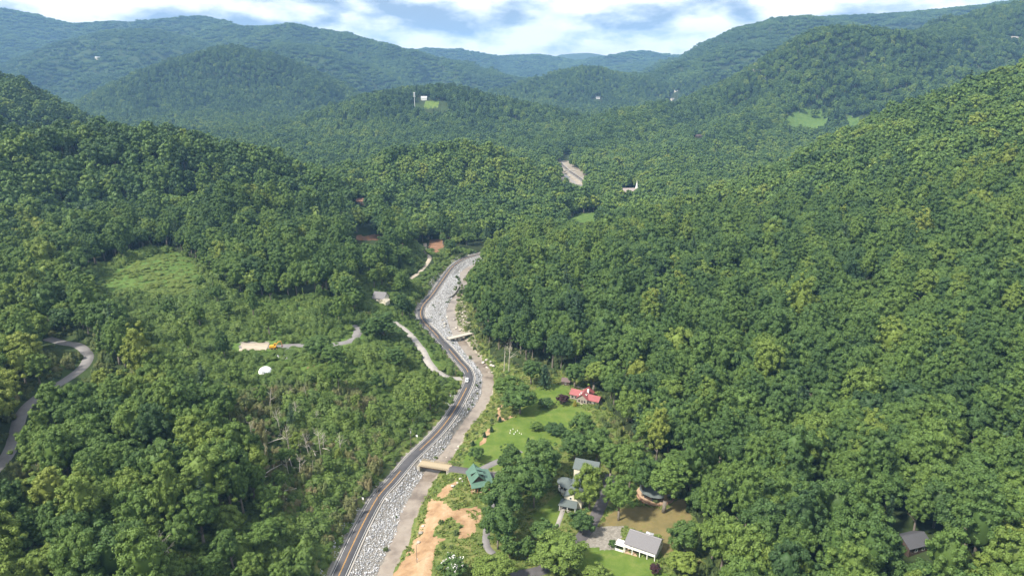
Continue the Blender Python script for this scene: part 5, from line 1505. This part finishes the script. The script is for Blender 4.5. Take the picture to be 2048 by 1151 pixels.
wr = empty('power_line', POLE_TOPS[0][0], 0, 'thin power lines strung from pole to pole along the highway', 'power line')
near_end = (np.array([-150, 150, 12.0]), -.6)
chain = [near_end] + POLE_TOPS
for (pa, da), (pb, db) in zip(chain[:-1], chain[1:]):
    for off in (-1.1, .4, 1.1):
        a = pa + np.array([math.cos(da) * off, math.sin(da) * off, 0]); b = pb + np.array([math.cos(db) * off, math.sin(db) * off, 0])
        o = add_obj('wire', wire(a, b, 1.0).mesh('wire', WIRE), wr); o.matrix_parent_inverse = Matrix.Translation(-Vector(POLE_TOPS[0][0]))
g = ground_px(834, 1124)
h = empty('bare_post', tuple(g), 0, 'thin dark post standing on the bare orange soil', 'pole')
part('shaft', h, POLEWOOD, tube((0, 0, -1), (0, 0, 8.2), .13, .09, 7)); part('cap', h, GALV, tube((0, 0, 8.2), (0, 0, 8.35), .1, .06, 7)); part('meter_box', h, GALV, box_vf(.1, .3, -.15, .15, 1.3, 1.9))

# road signs beside the highway
for (u, v, lab) in ((726, 1004, 'small white sign among bushes left of the highway near the bottom'), (834, 878, 'small white sign on the left highway verge near the straight')):
    g = ground_px(u, v); h = empty('road_sign', tuple(g), -.5, lab, 'sign')
    part('sign_post', h, GALV, tube((0, 0, -.5), (0, 0, 2.6), .05, .05, 6)); part('sign_plate', h, TRIM, box_vf(-.55, .55, -.05, -.01, 1.5, 2.6))

# ------------------------------------------------------------------ concrete toe wall of the upper riprap
pts = np.array([at_z(u, v, -2.6) for u, v in [(878, 603), (888, 598), (900, 594), (908, 588), (914, 580), (919, 571)]])
wl_ = smooth_line(pts, 2.0)
G = Geo()
for a, b in zip(wl_[:-1], wl_[1:]):
    d = (b - a) / np.linalg.norm(b - a); n = np.array([d[1], -d[0], 0]) * .3
    G.add([a - n + [0, 0, -2], b - n + [0, 0, -2], b + n + [0, 0, -2], a + n + [0, 0, -2], a - n + [0, 0, .6], b - n + [0, 0, .6], b + n + [0, 0, .6], a + n + [0, 0, .6]], [(4, 5, 6, 7), (0, 1, 5, 4), (1, 2, 6, 5), (2, 3, 7, 6), (3, 0, 4, 7)])
props(add_obj('toe_wall', G.mesh('toe_wall', M_CONC)), 'pale concrete wall along the foot of the upper riprap slope', 'wall')

# ------------------------------------------------------------------ boulders, garden stones
rb = np.random.default_rng(77)
BO = [mesh_np('boulder_form_%d' % i, *rock_geo(540 + i), M_BOULDER) for i in range(4)]
BED_MARKS = [('concrete bridge', 915, 671), ('timber bridge', 876, 931), ('green-roofed cabin', 958, 957), ('toe wall', 902, 592), ('bare post', 834, 1105)]
def boulders(px_list, lab, group, smin, smax):
    for i, (u, v) in enumerate(px_list):
        g = ground_px(u, v); s = rb.uniform(smin, smax)
        o = add_obj('boulder', BO[i % 4], None, (g[0], g[1], g[2] + s * .25)); o.scale = (s, s, s * .8); o.rotation_euler = (0, 0, rb.uniform(0, 6)); props(o, f"{'large' if s > (smin + smax) / 2 else 'small'} {lab} {where(u, v, BED_MARKS)}", 'boulder', group)
boulders([(u + rb.normal() * 2, v + rb.normal() * 2) for u, v in [(972, 722), (976, 727), (981, 731), (974, 733), (979, 738), (984, 741), (978, 743), (970, 729), (985, 734)]], 'pale boulder heaped at the creek bend', 'boulders at the creek bend', .9, 1.9)
boulders([(rb.uniform(880, 940), rb.uniform(622, 662)) for _ in range(26)], 'pale boulder on the sandbar', 'boulders on the sandbar', .6, 1.5)
boulders([(898, 905), (904, 912), (912, 900), (893, 915), (917, 893)], 'pale boulder at the water', 'boulders above the timber bridge', .5, 1.1)
boulders([(925, 962), (915, 966), (905, 972), (921, 958), (846, 1052), (842, 1066), (837, 1085)], 'pale boulder on the weedy bank', 'boulders on the weedy bank', .5, 1.2)
for i, (u, v) in enumerate([(1021, 861), (1026, 858), (1031, 864), (1035, 861), (1039, 866), (1028, 868), (1043, 868), (1020, 866)]):
    g = ground_px(u, v); s = .38 + .2 * rb.uniform()
    h = empty('garden_stone', tuple(g), rb.uniform(-.5, .5), 'small upright white stone in the group on the lawn', 'stone', 'white stones standing on the lawn')
    part('slab', h, TRIM, box_vf(-.35 * s, .35 * s, -.12, .12, -.2, .9 * s), tube((0, -.11, .9 * s), (0, .11, .9 * s), .34 * s, .34 * s, 10)); part('plinth', h, CONCRETE, box_vf(-.5 * s, .5 * s, -.3, .3, -.3, .1))

# ------------------------------------------------------------------ far buildings and tower
C_ = ground_px(1256, 392)
h = empty('church', (C_[0], C_[1], C_[2]), .08, 'distant church with white steeple among valley trees', 'church')
part('wall', h, WHITE, gable_walls(-13, 12, 0, 12, -2, 5.5, 11, 'x')); part('roof', h, paint('church_roof', (.30, .25, .235), var=.12), *gable_roof(-13, 12, 0, 12, 5.5, 11, 'x', .5))
st = part('steeple', h, WHITE, box_vf(12.5, 16, 4.2, 7.8, -2, 11.5)); part('spire', st, TRIM, tube((14.2, 6, 11.5), (14.2, 6, 21.5), 1.9, .1, 8)); part('cross', st, TRIM, box_vf(14.1, 14.3, 5.9, 6.1, 21.3, 23), box_vf(13.7, 14.7, 5.92, 6.08, 22.2, 22.4))
for x in (-10, -6, -2, 2, 6): window(h, x, 0, 3, 1.2, 3, '-y')
door(h, 10, 0, 0, 1.6, 2.6, '-y')
def far_house(u, v, name, lab, L_, W2, ze, zr, wall, roof_, rz=0.0, axis='x'):
    return simple_house(name, lab, 'house', ground_px(u, v), rz, L_, W2, ze, zr, wall, roof_, axis, 3, -4)
far_house(848, 201, 'hilltop_house', 'white house at the top of the clearing beside the tower', 16, 12, 7, 11, WHITE, paint('pale_roof', (.45, .45, .46), var=.06), .1)
far_house(1160, 380, 'valley_cottage', 'small white cottage below the far stretch of road', 8, 8, 5, 8, WHITE, SHINGLE, .3)
far_house(721, 409, 'brown_cabin', 'brown-roofed cabin deep in the wood left of the valley', 10, 8, 4, 7, BROWNWOOD, paint('russet_roof', (.22, .115, .075), var=.15), .1)
far_house(1398, 276, 'slope_cabin', 'brown cabin half hidden on the wooded slope below the far meadow', 12, 9, 5, 8, BROWNWOOD, BROWNWOOD, .2)
far_house(1346, 200, 'ridge_house', 'lower of two pale houses in the gap under the distant ridge', 14, 10, 5, 8, CREAM, SHINGLE, .2)
far_house(1352, 184, 'ridge_barn', 'upper of two pale houses in the gap under the distant ridge', 15, 10, 5, 8, CREAM, paint('pale_roof', (.45, .45, .46), var=.06), -.2)
far_house(1196, 198, 'distant_cabin', 'pale roofed cabin on the distant hill left of the gap', 16, 10, 5, 9, WHITE, SHINGLE, .0)
far_house(195, 118, 'mountain_lodge', 'pale lodge on the hazy mountainside at upper left', 26, 14, 8, 12, CREAM, paint('pale_roof', (.45, .45, .46), var=.06), .1)
g = ground_px(830, 224)
h = empty('cell_tower', tuple(g), 0, 'tall pale cell tower on the wooded hilltop', 'tower')
part('mast', h, GALV, tube((0, 0, -6), (0, 0, 52), 1.0, .65, 10))
for z in (50, 46, 41):
    pf = part('antenna_platform', h, GALV, tube((0, 0, z - .3), (0, 0, z), 2.4, 2.4, 12))
    for a in np.arange(0, 6.2, 1.05): part('antenna', pf, TRIM, tube((2.3 * math.cos(a), 2.3 * math.sin(a), z - 1.2), (2.3 * math.cos(a), 2.3 * math.sin(a), z + 1.6), .3, .3, 6))

# ------------------------------------------------------------------ garden trees and shrubs, one by one
def hand_tree(name, u, v, h, rpx, proto, tint, label, leaf=None, frac=.6, cat='tree', group=None):
    p = crown_px(u, v, h, frac); dep = project(p[0], p[1], p[2] + h * frac)[2]
    pr = HI[proto]; rad = rpx * dep / FPX
    return tree_object(name, pr, (p[0], p[1], p[2] - .2), (0, 0, random.uniform(0, 6.28)), h / pr['h'], rad / pr['r'], tint, label, cat, group, leaf)
for a in [
 ('broadleaf_tree', 1180, 968, 22, 29, 4, .74, 'large yellow-green tree standing in front of the turreted house'),
 ('broadleaf_tree', 1166, 1040, 11, 25, 6, .24, 'dark rounded evergreen at the foot of the yellow-green tree'),
 ('broadleaf_tree', 1240, 985, 22, 30, 1, .52, 'tall bright tree beside the driveway, left of the round house'),
 ('broadleaf_tree', 1262, 922, 23, 34, 0, .56, 'tall tree behind the driveway, just above the round house'),
 ('broadleaf_tree', 1288, 945, 20, 28, 1, .30, 'dark tree behind the round house, left of the bare-trunked tree'),
 ('broadleaf_tree', 1222, 915, 21, 26, 3, .50, 'narrow tall tree at the upper end of the house driveway'),
 ('broadleaf_tree', 1332, 962, 25, 36, 5, .55, 'tall bare-trunked tree standing in front of the round house'),
 ('broadleaf_tree', 1010, 1000, 21, 42, 0, .33, 'big dark tree at the left of the grove above the gravel path'),
 ('broadleaf_tree', 1040, 955, 22, 38, 1, .36, 'big dark tree in the middle of the grove beside the turreted house'),
 ('broadleaf_tree', 1085, 915, 21, 40, 4, .38, 'dark tree at the upper edge of the grove below the lawn'),
 ('broadleaf_tree', 1068, 965, 20, 30, 2, .28, 'dark green tree between the grove and the turreted house'),
 ('broadleaf_tree', 995, 1050, 18, 34, 2, .30, 'dark tree overhanging the grey gravel path'),
 ('broadleaf_tree', 1020, 905, 12, 20, 6, .32, 'small dark tree beside the lawn driveway'),
 ('broadleaf_tree', 1120, 1100, 15, 52, 2, .66, 'wide pale green tree at the bottom beside the house driveway'),
 ('broadleaf_tree', 1020, 1090, 10, 19, 6, .40, 'round small tree left of a twin near the bottom grove'),
 ('broadleaf_tree', 1056, 1092, 10, 18, 6, .36, 'round small tree beside the wide pale green tree'),
 ('broadleaf_tree', 992, 1138, 11, 40, 2, .72, 'pale yellow-green tree at the bottom edge beside the driveway'),
 ('broadleaf_tree', 1196, 1150, 8, 28, 6, .70, 'bright tree top at the bottom edge in front of the white house lawn'),
 ('broadleaf_tree', 1362, 1122, 9, 30, 6, .80, 'lime green tree at the bottom right of the white house'),
 ('broadleaf_tree', 1372, 1075, 14, 30, 0, .40, 'dark tree to the right of the white house'),
 ('broadleaf_tree', 1090, 1060, 10, 26, 6, .34, 'bushy dark tree between the grove and the wide pale tree'),
 ('broadleaf_tree', 1195, 885, 18, 30, 4, .42, 'tree at the lawn edge above the turreted house'),
 ('broadleaf_tree', 1150, 885, 15, 30, 2, .30, 'dark tree on the lower right margin of the lawn'),
 ('broadleaf_tree', 1165, 845, 13, 24, 6, .38, 'tree on the lawn margin below the red-roofed house'),
 ('broadleaf_tree', 1040, 795, 16, 33, 4, .36, 'large dark tree at the upper left of the lawn'),
 ('broadleaf_tree', 1012, 772, 15, 28, 0, .50, 'bright tree beside the creek, above the lawn'),
 ('broadleaf_tree', 1062, 738, 16, 20, 3, .30, 'dark tree left of a conifer behind the lawn'),
 ('broadleaf_tree', 1188, 745, 20, 22, 5, .78, 'vivid yellow-green tree behind the red-roofed house'),
 ('broadleaf_tree', 1150, 745, 16, 20, 3, .34, 'dark green tree behind the brown shed'),
 ('broadleaf_tree', 951, 905, 7.5, 16, 6, .34, 'lone small round tree on the grass above the lane'),
 ('broadleaf_tree', 1090, 803, 5.5, 15, 6, .26, 'dark rounded shrub alone in the middle of the lawn'),
 ('broadleaf_tree', 1072, 849, 5.0, 13, 6, .55, 'olive rounded shrub alone on the lower lawn'),
 ('broadleaf_tree', 1112, 856, 5.5, 20, 2, .12, 'wide very dark shrub at the lower lawn edge'),
 ('broadleaf_tree', 1008, 922, 7, 13, 6, .28, 'dark columnar shrub at the end of the lawn driveway'),
 ('broadleaf_tree', 640, 690, 15, 26, 3, .34, 'tall dark tree standing over the hillside driveway, right of the excavator'),
 ('broadleaf_tree', 662, 708, 14, 22, 5, .38, 'slender tree below the hillside driveway, right of the excavator'),
 ('broadleaf_tree', 765, 645, 16, 26, 7, .26, 'dark tree in front of the cream hillside house'),
 ('broadleaf_tree', 795, 712, 14, 20, 5, .30, 'dark slim tree above the bank driveway'),
 ('broadleaf_tree', 742, 655, 12, 18, 6, .30, 'small dark tree below the cream hillside house'),
 ('broadleaf_tree', 1224, 1085, 4.0, 8, 6, .30, 'small green bush at the left end of the white house'),
]: hand_tree(*a)
hand_tree('conifer', 1090, 748, 15, 17, 10, .35, 'dark conifer standing behind the upper lawn')
hand_tree('conifer', 1057, 880, 4.2, 6, 11, .2, 'tiny dark conifer on the lower lawn')
for i, (u, v) in enumerate([(1000, 837), (983, 857), (969, 868), (946, 885)]):
    hand_tree('conifer', u, v, 3.2, 5, 11, .3, ('uppermost', 'second', 'third', 'lowest')[i] + ' of four tiny conifers along the bare strip at the lawn edge', None, .5, 'shrub', 'small conifers at the lawn edge')
hand_tree('maroon_tree', 1124, 796, 6, 13, 6, .5, 'dark maroon tree at the left end of the red-roofed house', M_MAROON)
hand_tree('maroon_shrub', 1311, 1137, 4, 11, 6, .7, 'round maroon shrub on the grass in front of the white house', M_MAROON, .5, 'shrub')
hand_tree('gold_shrub', 1150, 806, 3.4, 5, 11, .6, 'golden cone-shaped shrub in front of the red-roofed house', foliage_mat('gold_leaf', [(0, (.25, .22, .03)), (1, (.30, .26, .04))]), .5, 'shrub')
t_ = hand_tree('blossom_tree', 906, 1130, 8, 27, 6, .35, 'tree with white blossom clusters at the bottom edge')
pr = HI[6]; rbl = np.random.default_rng(5)
cV = pr['vq'][0][:30 * 55 * 4:4]; sel = rbl.choice(len(cV), 330, replace=False); C_ = cV[sel]; C_ = C_[(np.sin(C_[:, 0] * 1.3) + np.cos(C_[:, 1] * 1.7) > .1)] * 1.03
nn = rand_dirs(len(C_), rbl); nn[:, 2] = np.abs(nn[:, 2])
V, Qd = leaf_quads(C_, nn, .55, rbl); o = add_obj('blossom', mesh_np('blossom', V, Qd, M_BLOSSOM), t_)

# ------------------------------------------------------------------ vine towers, dead trees and fallen trunks
VT = []
for i, (hh, rr) in enumerate([(13, 1.5), (10, 2.0), (16, 1.3)]):
    vq, T = vine_tower(600 + i, hh, rr, 26, .7); VT.append((crown_mesh('vines_%d' % i, vq, M_KUDZU), T.mesh('snag_%d' % i, M_DEADWOOD)))
rv = np.random.default_rng(8)
spots = [(250, 560), (155, 575), (195, 590), (348, 640), (387, 700), (430, 590), (330, 620), (455, 640), (520, 620), (300, 660), (410, 640), (560, 650), (480, 650), (380, 660), (640, 650), (590, 620), (230, 640), (270, 690), (340, 730), (440, 720), (200, 700), (660, 720), (690, 740), (780, 730), (260, 620), (160, 620), (610, 600), (680, 620)]
for i, (u, v) in enumerate(spots):
    g = ground_px(u + rv.normal() * 4, v + 6); s = rv.uniform(.55, 1.15)
    if hides_target(g[:1], g[1:2], g[2:], 13 * s, 1.5).any(): continue
    e = empty('vine_tower', tuple(g), rv.uniform(0, 6), f"{'tall' if s > .95 else 'short' if s < .7 else 'mid-height'} kudzu-draped dead trunk {where(u, v, SLOPE_MARKS)}", 'vine tree', 'vine-draped snags'); e.scale = (s, s, s)
    c = add_obj('vines', VT[i % 3][0], e); c['tint'] = float(rv.uniform(.2, .6)); add_obj('trunk', VT[i % 3][1], e)
DT = [dead_tree_geo(650 + i, hh, nb, r0, sp).mesh('bare_%d' % i, M_PALEBARK) for i, (hh, nb, r0, sp) in enumerate([(13, 4, .22, .22), (16, 14, .3, .5), (10, 3, .2, .2), (18, 12, .3, .42)])]
def dead(u, v, k, s, lab, mat=None, group=None, tilt=0.0, crown=False, h=14):
    g = crown_px(u, v, h * s, .6) if crown else ground_px(u, v)
    o = add_obj('dead_tree', DT[k], None, tuple(g)); o.scale = (s, s, s); o.rotation_euler = (rv.normal() * .06 + tilt, rv.normal() * .06, rv.uniform(0, 6)); props(o, lab, 'dead tree', group)
    return o
dead(1964, 358, 1, 1.25, 'large bare grey tree high on the slope at right', crown=True, h=16)
dead(1575, 540, 1, 1.2, 'bare grey tree in the forest beside a russet one', crown=True, h=16)
dead(1595, 705, 3, 1.15, 'forked bare trunk poking from the middle of the right slope', crown=True, h=18)
dead(1017, 745, 3, 1.15, 'tall pale dead tree at the forest edge beside the creek')
dead(1008, 742, 0, 1.3, 'thin pale snag left of the tall dead tree by the creek')
dead(310, 1105, 1, 1.1, 'forked bare tree in the woods at lower left', crown=True, h=16)
for (u, v) in [(480, 905), (500, 880), (527, 920), (510, 960), (515, 975), (560, 870), (470, 850), (420, 815), (580, 905), (620, 920), (640, 905), (570, 955), (600, 970), (625, 950), (655, 930), (580, 790), (545, 815), (610, 800), (460, 800), (680, 910), (575, 975), (520, 940), (640, 850), (590, 850)]:
    u, v, k_, s_ = u + rv.normal() * 5, v + rv.normal() * 5, int(rv.integers(0, 4)), rv.uniform(.55, .95)
    dead(u, v, k_, s_, f"{'tall' if s_ > .8 else 'low'} {'bare-poled' if k_ in (0, 2) else 'branching'} bleached snag {where(u, v, SLOPE_MARKS)}", group='snags on the storm-damaged slope')
FL = Geo(); tube_path(FL, [(0, 0, 0), (4, .1, .3), (9, -.2, .2)], [.24, .2, .09], 7); FL.add(*tube((5, 0, .3), (6.5, 1.2, .9), .1, .03, 5)); FLm = FL.mesh('log', M_PALEBARK)
for (u, v) in [(385, 830), (395, 842), (620, 905), (628, 912), (600, 985), (610, 998), (470, 985), (560, 960), (530, 955), (640, 895), (590, 940), (500, 990), (575, 1000), (515, 905), (655, 960), (540, 885)]:
    u, v = u + rv.normal() * 5, v + rv.normal() * 5
    g = ground_px(u, v); o = add_obj('fallen_trunk', FLm, None, (g[0], g[1], g[2] + 1.6)); s = rv.uniform(.7, 1.3); o.scale = (s, s, s)
    o.rotation_euler = (0, rv.uniform(-.45, .1), rv.uniform(0, 6.28)); props(o, f"{'long' if s > 1 else 'short'} bleached fallen trunk {where(u, v, SLOPE_MARKS)}", 'log', 'fallen trunks on the slope')
hand_tree('russet_tree', 1507, 566, 15, 13, 6, .5, 'rust-brown tree partway up the right slope', M_RUSSET)
hand_tree('russet_tree', 14, 430, 16, 17, 6, .5, 'rust-brown tree at the left edge', M_RUSSET)
hand_tree('tan_conifer', 1700, 930, 19, 17, 11, .5, 'half-dead tan conifer in the lower right forest', foliage_mat('tan_needle', [(0, (.20, .17, .10)), (1, (.26, .22, .14))]))

# pale cliffs on the far right mountain
CLIFF = mesh_np('cliff', *rock_geo(560), rock_material('cliff_rock', (.16, .145, .13), (.30, .27, .25)))
for (u, v, s, lab) in ((2030, 82, 15, 'pale rock outcrop at the far right edge of the mountain'), (1514, 148, 12, 'pale crag on the descending left flank of the right mountain')):
    g = ground_px(u, v); o = add_obj('rock_outcrop', CLIFF, None, (g[0], g[1], g[2] + 8)); o.scale = (s * 1.3, s, s); props(o, lab, 'rock')
# ------------------------------------------------------------------ air
def haze_box():
    G = Geo()
    x0, x1, y0, y1, z0, z1 = -8600, 8600, -1100, 10900, float(pz.min()) - 1.5, HAZE_TOP
    V = [(x0, y0, z0), (x1, y0, z0), (x1, y1, z0), (x0, y1, z0), (x0, y0, z1), (x1, y0, z1), (x1, y1, z1), (x0, y1, z1)]
    G.add(V, [(0, 3, 2, 1), (4, 5, 6, 7), (0, 1, 5, 4), (1, 2, 6, 5), (2, 3, 7, 6), (3, 0, 4, 7)])
    m, nt, out = new_mat('haze')
    pv = nd(nt, 'ShaderNodeVolumePrincipled')
    pv.inputs['Color'].default_value = (.31, .60, 1.0, 1)
    pv.inputs['Density'].default_value = HAZE_D
    pv.inputs['Anisotropy'].default_value = 0.0
    nt.links.new(pv.outputs[0], out.inputs['Volume'])
    props(add_obj('haze', G.mesh('haze', m)), 'pale blue summer haze filling the valley air', kind='stuff')
HAZE_TOP = float(max(pz.max() + 60, 260))
print('TOP', HAZE_TOP)
HAZE_D = 8.0e-5
haze_box()
